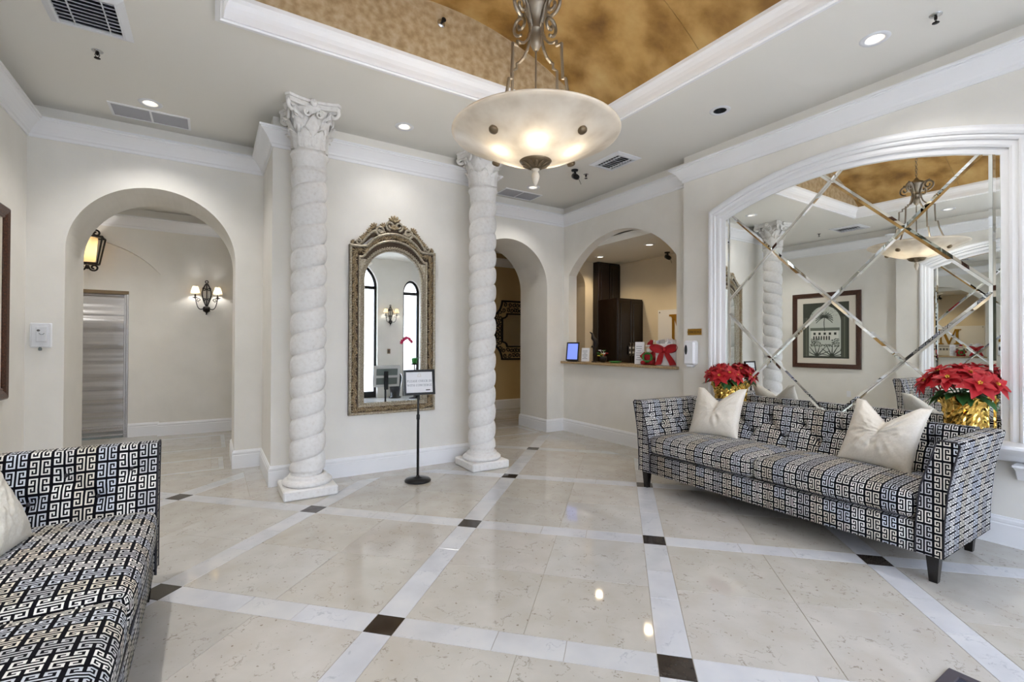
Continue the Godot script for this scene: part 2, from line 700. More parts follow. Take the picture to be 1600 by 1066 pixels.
	# lamps
	var ala := mat("alabaster", Color(1, 1, 1), 0.35)
	local_triplanar(ala, ramp_texture(noise_image(256, 0.012, 4, 61, FastNoiseLite.TYPE_SIMPLEX_SMOOTH, FastNoiseLite.FRACTAL_FBM, 20.0), [[0.0, c8(212, 198, 178)], [0.5, c8(225, 213, 195)], [1.0, c8(234, 224, 208)]]), 0.6)
	ala.backlight_enabled = true
	ala.backlight = Color(0.36, 0.345, 0.315)
	var bulb := mat("bulb_glow", c8(255, 240, 214), 0.4)
	glow(bulb, c8(255, 240, 214), 14.0)
	var dim := mat("candle_glow", c8(255, 236, 200), 0.4)
	glow(dim, c8(255, 226, 180), 3.0)
	var can := mat("can_glow", c8(255, 244, 224), 0.4)
	glow(can, c8(255, 244, 224), 2.6)
	var shade := mat("shade_cloth", c8(232, 218, 190), 0.8)
	shade.backlight_enabled = true
	shade.backlight = Color(0.9, 0.8, 0.62)
	var amber := mat("amber_glass", c8(226, 196, 148), 0.35)
	amber.backlight_enabled = true
	amber.backlight = Color(0.9, 0.78, 0.56)
	# furniture and objects
	var cherry := mat("dark_cherry", Color(1, 1, 1), 0.22)
	local_triplanar(cherry, ramp_texture(noise_image(256, 0.03, 4, 91), [[0.0, c8(14, 6, 6)], [1.0, c8(28, 11, 10)]]), 0.5)
	var frame_wood := mat("frame_wood", Color(1, 1, 1), 0.35)
	local_triplanar(frame_wood, ramp_texture(noise_image(256, 0.05, 4, 92), [[0.0, c8(34, 16, 10)], [0.6, c8(74, 40, 24)], [1.0, c8(120, 74, 46)]]), 0.25)
	var granite := mat("counter_stone", Color(1, 1, 1), 0.2)
	local_triplanar(granite, ramp_texture(noise_image(256, 0.06, 4, 93), [[0.0, c8(120, 92, 60)], [0.5, c8(176, 150, 112)], [1.0, c8(206, 184, 148)]]), 0.3)
	mat("paper", c8(236, 236, 238), 0.7)
	mat("print_grey", c8(120, 122, 130), 0.8)
	mat("print_black", c8(24, 24, 26), 0.7)
	mat("plastic_white", c8(236, 237, 240), 0.3)
	mat("plastic_dark", c8(34, 36, 40), 0.3)
	mat("plate_grey", c8(118, 128, 128), 0.5)
	var clear := mat("clear_cover", Color(0.95, 0.97, 1.0, 0.12), 0.05)
	clear.transparency = BaseMaterial3D.TRANSPARENCY_ALPHA
	var glass := mat("window_glass", Color(0.97, 0.99, 1.0, 0.06), 0.0)
	glass.transparency = BaseMaterial3D.TRANSPARENCY_ALPHA
	var screen := mat("screen_glow", c8(120, 140, 235), 0.2)
	glow(screen, c8(120, 142, 240), 0.7)
	mat("ribbon_red", c8(172, 14, 24), 0.6)
	mat("gift_white", c8(232, 230, 228), 0.5)
	mat("felt_red", c8(150, 16, 26), 0.9)
	mat("fur_white", c8(236, 234, 230), 0.95)
	mat("skin_doll", c8(226, 186, 160), 0.7)
	mat("holly_green", c8(48, 130, 50), 0.6)
	mat("orchid_pink", c8(196, 40, 90), 0.6)
	mat("vase_black", c8(26, 24, 24), 0.12)
	mat("door_bronze", c8(34, 32, 32), 0.4, 0.3)
	mat("paving", c8(196, 190, 180), 0.8)
	mat("facade", c8(228, 224, 216), 0.8)
	mat("mat_frame", c8(72, 66, 72), 0.8)
	mat("mat_pile", c8(44, 46, 62), 0.95)
	mat("mat_light", c8(150, 158, 184), 0.95)

# ------------------------------------------------------------------ walls, mouldings
const CROWN := [Vector2(0, 3.30), Vector2(0.012, 3.30), Vector2(0.016, 3.325), Vector2(0.028, 3.335), Vector2(0.034, 3.35), Vector2(0.05, 3.375), Vector2(0.075, 3.405), Vector2(0.1, 3.43), Vector2(0.112, 3.436), Vector2(0.112, 3.446), Vector2(0.126, 3.448), Vector2(0.126, 3.466), Vector2(0.105, 3.47), Vector2(0, 3.47)]
const BASE := [Vector2(0, 0), Vector2(0.02, 0), Vector2(0.02, 0.145), Vector2(0.015, 0.152), Vector2(0.018, 0.162), Vector2(0.018, 0.178), Vector2(0.012, 0.186), Vector2(0.008, 0.196), Vector2(0, 0.2)]

func notch_wall(x0: float, x1: float, y1: float, openings: Array) -> PackedVector2Array:
	var out := PackedVector2Array([Vector2(x0, 0)])
	for o in openings:
		out.append_array(o)
	out.append(Vector2(x1, 0))
	out.append(Vector2(x1, y1))
	out.append(Vector2(x0, y1))
	return out

func build_structure() -> void:
	var st := mb()
	prism(st, notch_wall(-1.6, 0.487, 3.72, [arch_path(-1.19, 0.215, 0, 2.28, 2.98, 40)]), -0.77, 0, wall_d(6.11))
	struct(st, "wall_back_left", M.wall, "cream plaster wall with a deep round arch to the elevator hall")
	st = mb()
	box(st, Vector3(0.487, 0, -5.15), Vector3(2.90, 3.72, -6.88))
	struct(st, "wall_back", M.wall, "cream plaster pier between two twisted columns")
	st = mb()
	prism(st, notch_wall(2.90, 5.0, 3.72, [arch_path(3.10, 4.505, 0, 2.29, 2.99, 40)]), -0.77, 0, wall_d(6.11))
	struct(st, "wall_back_right", M.wall, "cream plaster wall with a deep round arch behind a twisted column")
	# reception wall with the counter opening
	st = mb()
	var op := segment_path(3.885, 5.98, 1.09, 2.5, 3.02, 36)
	var xr := wall_right(4.84)
	prism(st, rect(3.5, 0, 6.11, 1.09), -0.16, 0, xr)
	var top := PackedVector2Array([Vector2(3.5, 1.09)])
	top.append_array(op)
	top.append(Vector2(6.11, 1.09)); top.append(Vector2(6.11, 3.72)); top.append(Vector2(3.5, 3.72))
	prism(st, top, -0.16, 0, xr)
	struct(st, "wall_right_back", M.wall, "cream plaster wall with the arched reception opening")
	st = mb()
	box(st, Vector3(4.70, 0, -0.45), Vector3(5.0, 3.72, -3.67))
	struct(st, "wall_right", M.wall, "cream plaster wall that carries the bevelled mirror")
	st = mb()
	box(st, Vector3(4.84, 0, 2.0), Vector3(5.0, 3.72, -0.45))
	struct(st, "wall_right_front", M.wall)
	st = mb()
	box(st, Vector3(-1.32, 0, -0.45), Vector3(-1.6, 3.72, -3.67))
	struct(st, "wall_left", M.wall, "cream plaster wall behind the sofa with a mirror")
	st = mb()
	box(st, Vector3(-1.46, 0, 2.0), Vector3(-1.6, 3.72, -0.45))
	struct(st, "wall_left_front", M.wall)
	st = mb()
	box(st, Vector3(-1.46, 0, -3.67), Vector3(-1.6, 3.72, -6.11))
	struct(st, "wall_left_back", M.wall, "cream plaster wall with the framed print")
	# crown, all round but the entrance side
	var per := [Vector2(4.84, -2.0), Vector2(4.84, 0.45), Vector2(4.70, 0.45), Vector2(4.70, 3.67), Vector2(4.84, 3.67), Vector2(4.84, 6.11), Vector2(2.90, 6.11), Vector2(2.90, 5.15), Vector2(0.487, 5.15), Vector2(0.487, 6.11), Vector2(-1.46, 6.11), Vector2(-1.46, 3.67), Vector2(-1.32, 3.67), Vector2(-1.32, 0.45), Vector2(-1.46, 0.45), Vector2(-1.46, -2.0)]
	st = mb()
	sweep(st, per, false, CROWN, plan())
	struct(st, "trim_1", M.trim, "white crown moulding below the ceiling")
	for e in [["baseboard_right", [Vector2(4.84, -2.0), Vector2(4.84, 0.45), Vector2(4.70, 0.45), Vector2(4.70, 3.67), Vector2(4.84, 3.67), Vector2(4.84, 6.11), Vector2(4.505, 6.11), Vector2(4.505, 6.88), Vector2(5.05, 6.88)]],
			["baseboard_back", [Vector2(2.6, 6.88), Vector2(3.10, 6.88), Vector2(3.10, 6.11), Vector2(2.90, 6.11), Vector2(2.90, 5.15), Vector2(0.487, 5.15), Vector2(0.487, 6.11), Vector2(0.215, 6.11), Vector2(0.215, 6.88), Vector2(1.5, 6.88)]],
			["baseboard_left", [Vector2(-3.0, 6.88), Vector2(-1.19, 6.88), Vector2(-1.19, 6.11), Vector2(-1.46, 6.11), Vector2(-1.46, 3.67), Vector2(-1.32, 3.67), Vector2(-1.32, 0.45), Vector2(-1.46, 0.45), Vector2(-1.46, -2.0)]]]:
		st = mb()
		sweep(st, e[1], false, BASE, plan())
		struct(st, e[0], M.trim)
	# elevator hall and corridor behind
	st = mb()
	prism(st, notch_wall(-3.0, 1.65, 3.5, [segment_path(-2.54, -0.66, 0, 2.42, 2.87, 24)]), -0.12, 0, wall_d(8.83))
	struct(st, "wall_corridor_back", M.wall, "plaster wall of the hall behind the elevator arch")
	st = mb()
	box(st, Vector3(1.65, 0, -8.83), Vector3(8.0, 3.5, -8.95))
	struct(st, "wall_corridor_tan", M.wall_tan, "tan wall of the hall with the black mirror")
	st = mb()
	prism(st, notch_wall(-3.0, -0.4, 3.2, [PackedVector2Array([Vector2(-2.1, 0), Vector2(-2.1, 2.13), Vector2(-1.07, 2.13), Vector2(-1.07, 0)])]), -0.3, 0, wall_d(8.95))
	struct(st, "wall_corridor_elevator", M.wall, "plaster wall round the elevator door")
	st = mb()
	sweep(st, [Vector2(8.0, 8.83), Vector2(-0.66, 8.83), Vector2(-0.66, 8.95), Vector2(-1.04, 8.95)], false, BASE, plan())
	sweep(st, [Vector2(-2.13, 8.95), Vector2(-2.54, 8.95), Vector2(-2.54, 8.83), Vector2(-3.0, 8.83)], false, BASE, plan())
	struct(st, "baseboard_corridor", M.trim)
	st = mb()
	var low := []
	for p in CROWN:
		low.append(p - Vector2(0, 0.24))
	sweep(st, [Vector2(8.0, 8.83), Vector2(-3.0, 8.83)], false, low, plan())
	struct(st, "trim_2", M.trim, "white crown moulding in the elevator hall")
	st = mb()
	box(st, Vector3(-3.0, 3.35, -6.88), Vector3(8.0, 3.45, -9.5))
	box(st, Vector3(-3.0, 3.27, -7.75), Vector3(8.0, 3.36, -8.05), 0.01)
	struct(st, "ceiling_corridor", M.ceiling_paint)
	st = mb()
	box(st, Vector3(-3.0, 0, -6.11), Vector3(-1.6, 3.5, -6.88))
	struct(st, "wall_corridor_left", M.wall)
	st = mb()
	box(st, Vector3(1.55, 0, -6.88), Vector3(1.75, 3.35, -8.83))
	struct(st, "wall_corridor_middle", M.wall, "cross wall between the two halls")
	# reception room
	st = mb()
	prism(st, notch_wall(5.0, 8.0, 3.5, [segment_path(5.03, 5.72, 0, 2.45, 2.78, 16)]), -0.28, 0, wall_d(6.6))
	struct(st, "wall_reception_end", M.wall_warm, "warm white wall at the end of the reception room")
	st = mb()
	box(st, Vector3(6.45, 0, -3.3), Vector3(6.6, 3.2, -6.6))
	struct(st, "wall_reception_back", M.wall_warm, "warm cream wall behind the reception counter")
	st = mb()
	box(st, Vector3(5.0, 0, -3.3), Vector3(6.6, 3.2, -3.5))
	struct(st, "wall_reception_side", M.wall_warm)
	st = mb()
	box(st, Vector3(5.0, 2.9, -3.5), Vector3(6.45, 3.0, -6.6))
	struct(st, "ceiling_reception", M.ceiling_paint)
	# outer shell
	st = mb()
	box(st, Vector3(-3.2, 0, 2.3), Vector3(-3.0, 4.5, -9.7))
	box(st, Vector3(8.0, 0, 2.3), Vector3(8.2, 4.5, -9.7))
	box(st, Vector3(-3.0, 0, -9.5), Vector3(8.0, 4.5, -9.7))
	struct(st, "wall_outer", M.facade)
	st = mb()
	box(st, Vector3(-3.2, 4.5, 2.4), Vector3(8.2, 4.65, -9.7))
	struct(st, "ceiling_roof", M.facade)

# ------------------------------------------------------------------ floor
const CELL := 1.372
const STRIP := 0.152

func floor_piece(poly: PackedVector2Array, called: String, m: Material, parent: Node) -> void:
	var q := PackedVector2Array()
	for p in poly:
		if q.is_empty() or q[q.size() - 1].distance_to(p) > 0.004:
			q.append(p)
	if q.size() > 2 and q[0].distance_to(q[q.size() - 1]) < 0.004:
		q.remove_at(q.size() - 1)
	if q.size() < 3 or absf(area2(q)) < 0.0008:
		return
	q = ccw(q)
	var r := inset(q, 0.0012)
	if r.size() == q.size():
		q = r
	var c := Vector2.ZERO
	for p in q:
		c += p
	c /= q.size()
	var loc := PackedVector2Array()
	for p in q:
		loc.append(p - c)
	var st := mb()
	prism(st, loc, -0.012, 0.0, plan(), 0.0012, false)
	part(st, called, m, parent, at(c.x, 0, -c.y))

func build_floor() -> void:
	var fl := setting("floor", "polished beige stone floor with a diagonal grid of white strips and black insets")
	var st := mb()
	box(st, Vector3(-3.0, -0.2, 2.3), Vector3(8.0, -0.0025, -9.5))
	part(st, "grout", M.grout, fl)
	var rng := RandomNumberGenerator.new()
	rng.seed = 11
	var field := PackedVector2Array([Vector2(-1.02, -1.6), Vector2(4.40, -1.6), Vector2(4.40, 5.93), Vector2(3.07, 5.93), Vector2(3.07, 4.93), Vector2(0.30, 4.93), Vector2(0.30, 5.93), Vector2(-1.02, 5.93)])
	var n0 := Vector2(2.672, 2.335)
	var g1 := Vector2(1, -1) * sqrt(0.5)
	var g2 := Vector2(1, 1) * sqrt(0.5)
	var node := func(a: float, b: float) -> Vector2: return n0 + g1 * a + g2 * b
	var pieces := []
	var hw := STRIP / 2
	var big := (CELL - STRIP) / 2
	for i in range(-6, 7):
		for j in range(-6, 7):
			var a := i * CELL
			var b := j * CELL
			pieces.append(["black_inset", a - hw, b - hw, a + hw, b + hw])
			var s0 := hw
			for f in [0.4, 0.67, 1.0]:
				var s1: float = hw + f * (CELL - STRIP)
				pieces.append(["white_strip", a + s0, b - hw, a + s1, b + hw])
				pieces.append(["white_strip", a - hw, b + s0, a + hw, b + s1])
				s0 = s1
			for p in 2:
				for q in 2:
					pieces.append(["floor_tile", a + hw + p * big, b + hw + q * big, a + hw + (p + 1) * big, b + hw + (q + 1) * big])
	for e in pieces:
		var poly := PackedVector2Array([node.call(e[1], e[2]), node.call(e[3], e[2]), node.call(e[3], e[4]), node.call(e[1], e[4])])
		for r in Geometry2D.intersect_polygons(poly, field):
			var m: Material = M.floor_black
			if e[0] == "white_strip":
				m = M["floor_white_%d" % rng.randi_range(0, 2)]
			elif e[0] == "floor_tile":
				m = M["floor_beige_%d" % rng.randi_range(0, 3)]
			floor_piece(r, e[0], m, fl)
	# plain border along the walls
	var room := PackedVector2Array([Vector2(-1.46, -2.0), Vector2(4.84, -2.0), Vector2(4.84, 6.11), Vector2(2.90, 6.11), Vector2(2.90, 5.15), Vector2(0.487, 5.15), Vector2(0.487, 6.11), Vector2(-1.46, 6.11)])
	for i in range(-3, 9):
		for j in range(-4, 11):
			var cell := rect(i * 0.61, j * 0.61, (i + 1) * 0.61, (j + 1) * 0.61)
			for r in Geometry2D.intersect_polygons(cell, room):
				for s in Geometry2D.clip_polygons(r, field):
					floor_piece(s, "border_tile", M["floor_beige_%d" % rng.randi_range(0, 3)], fl)
	# arches and hall: tiles inside thin white frames
	var frames := []
	for e in [[-1.19, 0.215], [3.10, 4.505]]:
		frames.append([Vector2(e[0] + 0.09, 6.17), Vector2(e[1] - 0.09, 6.84)])
	frames.append([Vector2(-2.9, 7.45), Vector2(0.17, 8.5)])
	frames.append([Vector2(0.45, 7.45), Vector2(7.9, 8.5)])
	var strips := []
	for f in frames:
		var a: Vector2 = f[0]
		var b: Vector2 = f[1]
		var w := 0.055
		strips.append(rect(a.x, a.y, b.x, a.y + w))
		strips.append(rect(a.x, b.y - w, b.x, b.y))
		strips.append(rect(a.x, a.y + w, a.x + w, b.y - w))
		strips.append(rect(b.x - w, a.y + w, b.x, b.y - w))
	for s in strips:
		floor_piece(s, "white_strip", M.floor_white_1, fl)
	for e in [[-1.19, 6.11, 0.215, 6.88], [3.10, 6.11, 4.505, 6.88], [-3.0, 6.88, 8.0, 8.83], [-2.54, 8.83, -0.66, 8.95], [-2.1, 8.95, -1.07, 9.25]]:
		var hall := rect(e[0], e[1], e[2], e[3])
		for i in range(-6, 14):
			for j in range(9, 17):
				for r in Geometry2D.intersect_polygons(rect(i * 0.61, j * 0.61, (i + 1) * 0.61, (j + 1) * 0.61), hall):
					var rest := [r]
					for s in strips:
						var next := []
						for p in rest:
							for q in Geometry2D.clip_polygons(p, s):
								if area2(q) > 0:
									next.append(q)
						rest = next
					for p in rest:
						floor_piece(p, "hall_tile", M["floor_beige_%d" % rng.randi_range(0, 3)], fl)

# ------------------------------------------------------------------ ceiling and vault
var cans := [[Vector2(-0.497, 5.491), true, "over the elevator arch", 1.1], [Vector2(1.641, 4.675), true, "between the twisted columns", 0.35], [Vector2(4.033, 2.744), false, "", 1.0], [Vector2(4.025, 1.502), true, "over the sofa by the mirror", 1.0], [Vector2(3.805, 5.501), true, "in front of the arch beside the reception", 0.8], [Vector2(-0.65, 2.744), true, "over the sofa across from the poinsettias, toward the columns", 1.0], [Vector2(-0.65, 1.502), true, "over the sofa across from the poinsettias, toward the entrance", 1.0]]

# slab made of the cells between holes
func slab_with_holes(st: SurfaceTool, x0: float, d0: float, x1: float, d1: float, y0: float, y1: float, holes: Array) -> void:
	var xs := [x0, x1]
	var ds := [d0, d1]
	for h in holes:
		xs.append_array([h[0], h[2]])
		ds.append_array([h[1], h[3]])
	xs.sort()
	ds.sort()
	for i in xs.size() - 1:
		for j in ds.size() - 1:
			if xs[i + 1] - xs[i] < 1e-4 or ds[j + 1] - ds[j] < 1e-4:
				continue
			var cx: float = (xs[i] + xs[i + 1]) / 2
			var cd: float = (ds[j] + ds[j + 1]) / 2
			var open := false
			for h in holes:
				if cx > h[0] and cx < h[2] and cd > h[1] and cd < h[3]:
					open = true
			if not open:
				box(st, Vector3(xs[i], y0, -ds[j]), Vector3(xs[i + 1], y1, -ds[j + 1]))

func build_ceiling() -> void:
	var holes := [[0.045, 1.075, 3.335, 3.765]]
	for c in cans:
		holes.append([c[0].x - 0.06, c[0].y - 0.06, c[0].x + 0.06, c[0].y + 0.06])
	var st := mb()
	slab_with_holes(st, -1.6, -2.0, 5.0, 6.2, CEIL, CEIL + 0.1, holes)
	struct(st, "ceiling", M.ceiling_paint, "warm grey painted ceiling round the vaulted tray")
	st = mb()
	sweep(st, [Vector2(0.0, 1.03), Vector2(3.38, 1.03), Vector2(3.38, 3.81), Vector2(0.0, 3.81)], true, [Vector2(0, 3.6), Vector2(0, 3.583), Vector2(0.03, 3.58), Vector2(0.036, 3.592), Vector2(0.05, 3.592), Vector2(0.054, 3.615), Vector2(0.056, 3.645), Vector2(0.064, 3.675), Vector2(0.08, 3.705), Vector2(0.098, 3.722), Vector2(0.1, 3.75), Vector2(0.04, 3.75), Vector2(0.04, 3.6)], plan())
	struct(st, "trim_3", M.trim, "white moulding framing the vaulted ceiling tray")
	var v := setting("ceiling_vault", "mottled gold barrel vault in the ceiling tray")
	var half := 1.6
	var rise := 0.51
	var rad := (half * half + rise * rise) / (2 * rise)
	var ang := rad_to_deg(asin(half / rad))
	var cen := Vector2(1.69, 3.745 + rise - rad)
	for e in [[1.12, 2.4185, 0.0, 0.02, "vault_panel"], [2.4215, 3.72, 0.0, 0.02, "vault_panel"], [1.05, 3.8, 0.03, 0.06, "vault_shell"]]:
		st = mb()
		var n := 40
		var lo := arc(cen, Vector2.ONE * (rad + e[2]), 90 - ang, 90 + ang, n)
		var hi := arc(cen, Vector2.ONE * (rad + e[3]), 90 - ang, 90 + ang, n)
		smooth(st, 1)
		for i in n:
			quad(st, Vector3(lo[i].x, lo[i].y, -e[0]), Vector3(lo[i + 1].x, lo[i + 1].y, -e[0]), Vector3(lo[i + 1].x, lo[i + 1].y, -e[1]), Vector3(lo[i].x, lo[i].y, -e[1]))
		smooth(st, 2)
		for i in n:
			quad(st, Vector3(hi[i].x, hi[i].y, -e[1]), Vector3(hi[i + 1].x, hi[i + 1].y, -e[1]), Vector3(hi[i + 1].x, hi[i + 1].y, -e[0]), Vector3(hi[i].x, hi[i].y, -e[0]))
		flat(st)
		for k in 2:
			for i in n:
				quad(st, Vector3(lo[i].x, lo[i].y, -e[k]), Vector3(lo[i + 1].x, lo[i + 1].y, -e[k]), Vector3(hi[i + 1].x, hi[i + 1].y, -e[k]), Vector3(hi[i].x, hi[i].y, -e[k]))
		part(st, e[4], M.vault_gold, v)
	for dd in [3.715, 1.125]:
		st = mb()
		var seg := arc(cen, Vector2.ONE * rad, 90 - ang, 90 + ang, 40)
		prism(st, seg, -0.03 if dd > 2 else 0.0, 0.0 if dd > 2 else 0.03, wall_d(dd))
		part(st, "lunette", M.lunette_gold, v)
	st = mb()
	tube(st, lift(arc(cen, Vector2.ONE * (rad - 0.002), 90 - ang, 90 + ang, 40), wall_d(3.712)), 0.004, 6)
	part(st, "lunette_bead", M.lunette_gold, v)

# ------------------------------------------------------------------ things on the ceiling
func build_fixtures() -> void:
	for c in cans:
		var lit: bool = c[1]
		var lab: String = "lit recessed ceiling downlight %s" % c[2] if c[2] != "" else "lit recessed ceiling downlight reflected in the mirror"
		if not lit:
			lab = "unlit recessed ceiling downlight with black baffle"
		var t := thing("ceiling_downlight", lab, "downlight", Vector3(c[0].x, CEIL, -c[0].y), 0, "recessed downlights")
		var st := mb()
		lathe(st, at(0, 0, 0), [Vector2(0.058, 0.0), Vector2(0.058, -0.004), Vector2(0.066, -0.007), Vector2(0.09, -0.005), Vector2(0.094, 0.0)], 32)
		part(st, "trim_ring", M.white_metal, t)
		st = mb()
		lathe(st, at(0, 0, 0), [Vector2(0.058, -0.003), Vector2(0.05, 0.05), Vector2(0.048, 0.085)], 32)
		part(st, "baffle", M.white_metal if lit else M.plastic_dark, t)
		st = mb()
		var yl := 0.03 if lit else 0.045
		lathe(st, at(0, yl, 0), [Vector2(0.0, -0.008), Vector2(0.03, -0.005), Vector2(0.042, 0.0), Vector2(0.05, 0.002)], 24)
		part(st, "lamp_lens", M.can_glow if lit else M.plastic_white, t)
		if lit:
			var l := SpotLight3D.new()
			l.name = "downlight_lamp"
			t.add_child(l)
			l.position = Vector3(0, 0.015, 0)
			l.rotation.x = -PI / 2
			l.spot_angle = 60
			l.spot_angle_attenuation = 1.0
			l.spot_range = 12
			l.spot_attenuation = 2
			l.light_color = LAMP
			l.light_energy = CAN_LIGHT * c[3]
			l.light_size = 0.04
			l.shadow_enabled = true
	# louvred supply grilles
	for e in [[-0.95, 3.93, -0.5, 4.44, false, "white louvred air grille over the sofa side"], [3.90, 3.94, 4.28, 4.44, true, "white louvred air grille near the black camera"]]:
		var cx: float = (e[0] + e[2]) / 2
		var cd: float = (e[1] + e[3]) / 2
		var w: float = e[2] - e[0]
		var h: float = e[3] - e[1]
		var t := thing("air_grille", e[5], "air vent", Vector3(cx, CEIL, -cd))
		var st := mb()
		sweep(st, [Vector2(-w / 2, -h / 2), Vector2(w / 2, -h / 2), Vector2(w / 2, h / 2), Vector2(-w / 2, h / 2)], true, [Vector2(0, 0), Vector2(0, -0.006), Vector2(0.04, -0.022), Vector2(0.055, -0.022), Vector2(0.055, 0)], plan())
		part(st, "grille_frame", M.white_metal, t)
		st = mb()
		box(st, Vector3(-w / 2 + 0.05, -0.003, -h / 2 + 0.05), Vector3(w / 2 - 0.05, -0.001, h / 2 - 0.05))
		part(st, "duct_opening", M.dark_gap, t)
		var n := 9
		var sp := (h - 0.11) / n
		st = mb()
		cbox(st, turned(Vector3(38, 0, 0)), Vector3(w - 0.11, 0.002, sp * 0.78), 0.0)
		var slat := done(st)
		for i in n:
			put(slat, "slat", M.white_metal, t, at(0, -0.013, -h / 2 + 0.055 + sp * (i + 0.5)))
		st = mb()
		box(st, Vector3(-w * 0.2, -0.02, -h / 2 + 0.05), Vector3(-w * 0.2 + 0.006, -0.006, h / 2 - 0.05))
		box(st, Vector3(w * 0.22, -0.02, -h / 2 + 0.05), Vector3(w * 0.22 + 0.006, -0.006, h / 2 - 0.05))
		part(st, "mullion", M.white_metal, t)
	# flat filter panels
	for e in [[-0.83, 5.64, -0.2, 5.95, "flat two-pane return panel over the elevator arch"], [3.49, 5.71, 4.12, 6.03, "flat two-pane return panel beside the reception wall"]]:
		var t := thing("return_panel", e[4], "ceiling panel", Vector3((e[0] + e[2]) / 2, CEIL, -(e[1] + e[3]) / 2.0))
		var w: float = e[2] - e[0]
		var h: float = e[3] - e[1]
		var st := mb()
		sweep(st, [Vector2(-w / 2, -h / 2), Vector2(w / 2, -h / 2), Vector2(w / 2, h / 2), Vector2(-w / 2, h / 2)], true, [Vector2(0, 0), Vector2(0, -0.008), Vector2(0.02, -0.01), Vector2(0.02, 0)], plan())
		box(st, Vector3(-0.008, -0.008, -h / 2 + 0.02), Vector3(0.008, 0, h / 2 - 0.02))
		part(st, "panel_frame", M.trim, t)
		st = mb()
		box(st, Vector3(-w / 2 + 0.02, -0.005, -h / 2 + 0.02), Vector3(-0.008, -0.001, h / 2 - 0.02))
		var pane := done(st)
		put(pane, "filter_pane", M.filter_grey, t)
		put(pane, "filter_pane", M.filter_grey, t, turned(Vector3(0, 180, 0)))
	# sprinkler heads
	var heads := [[Vector3(-0.752, CEIL, -4.724), "pendent sprinkler head near the louvred grille above the left sofa", Vector3.ZERO], [Vector3(4.074, CEIL, -1.175), "pendent sprinkler head beside the lit downlight over the sofa", Vector3.ZERO], [Vector3(4.09, CEIL, -4.71), "pendent sprinkler head beside the black ceiling camera", Vector3.ZERO], [Vector3(1.62, 4.1, -3.713), "chrome sprinkler head on the gold lunette", Vector3(-90, 0, 0)]]
	for e in heads:
		var t := thing("sprinkler_head", e[1], "sprinkler", e[0], 0, "sprinkler heads")
		t.rotation_degrees = e[2]
		var st := mb()
		lathe(st, at(0, 0, 0), [Vector2(0.0, -0.012), Vector2(0.018, -0.012), Vector2(0.034, -0.004), Vector2(0.036, 0)], 20)
		part(st, "escutcheon", M.chrome, t)
		st = mb()
		lathe(st, at(0, 0, 0), [Vector2(0.0, -0.034), Vector2(0.009, -0.03), Vector2(0.009, -0.01)], 12)
		for s in [-1, 1]:
			tube(st, [Vector3(0.009 * s, -0.012, 0), Vector3(0.014 * s, -0.03, 0), Vector3(0.004 * s, -0.052, 0)], 0.0025, 6)
		part(st, "frame_arms", M.iron, t)
		st = mb()
		lathe(st, at(0, -0.054, 0), [Vector2(0.0, -0.002), Vector2(0.02, -0.001), Vector2(0.02, 0.001), Vector2(0.0, 0.003)], 16)
		part(st, "deflector", M.iron, t)
	# cameras
	for e in [[Vector3(3.866, CEIL, -4.667), "black dome-mounted security camera on the lobby ceiling"], [Vector3(6.25, 2.9, -5.2), "black security camera on the reception ceiling"]]:
		var t := thing("security_camera", e[1], "camera", e[0], 0.3)
		var st := mb()
		lathe(st, at(0, 0, 0), [Vector2(0, -0.02), Vector2(0.04, -0.018), Vector2(0.045, 0)], 20)
		part(st, "mount", M.black_metal, t)
		st = mb()
		tube(st, [Vector3(0, -0.015, 0), Vector3(0.01, -0.06, 0.01)], 0.012, 10)
		part(st, "neck", M.black_metal, t)
		st = mb()
		var cx := turned(Vector3(-60, -25, 0), Vector3(0.01, -0.085, 0.01))
		lathe(st, cx, [Vector2(0.0, -0.05), Vector2(0.03, -0.045), Vector2(0.036, 0.0), Vector2(0.036, 0.05), Vector2(0.03, 0.052)], 20)
		part(st, "housing", M.black_metal, t)
		st = mb()
		lathe(st, cx, [Vector2(0.03, 0.05), Vector2(0.02, 0.054), Vector2(0.0, 0.056)], 20)
		part(st, "lens", M.plate_grey, t)
		st = mb()
		tube(st, [Vector3(0.03, -0.09, 0.02), Vector3(0.06, -0.12, 0.03), Vector3(0.085, -0.17, 0.04)], 0.003, 6)
		part(st, "cable", M.black_metal, t)

# ------------------------------------------------------------------ twisted columns
func leaf_strip(st: SurfaceTool, xf: Transform3D, height: float, width: float, curl: float, base_r: float, flare: float, lobes := 4) -> void:
	# acanthus leaf that climbs a bell of radius base_r and curls outwards at its tip
	smooth(st, 1)
	var nv := 14
	var nu := 6
	var grid := []
	for j in nv + 1:
		var t := float(j) / nv
		var w := width * (0.75 + 0.35 * sin(t * PI * 0.9)) * (1.0 - 0.55 * pow(t, 4.0))
		w *= 1.0 + 0.16 * cos(t * TAU * lobes)
		var y := height * (t if t < 0.8 else 0.8 + 0.2 * sin((t - 0.8) / 0.2 * PI * 0.75))
		var out := base_r + flare * t * t + curl * pow(maxf(0.0, t - 0.45) / 0.55, 2.2)
		var row := []
		for i in nu + 1:
			var u := -1.0 + 2.0 * i / nu
			var rib := 0.011 * (1.0 - absf(u)) + 0.007 * cos(u * PI * 2.5)
			row.append(xf * Vector3(out + rib - 0.018 * u * u, y - 0.018 * u * u * (0.4 + t), u * w * 0.5))
		grid.append(row)
	for j in nv:
		for i in nu:
			quad(st, grid[j][i], grid[j][i + 1], grid[j + 1][i + 1], grid[j + 1][i])

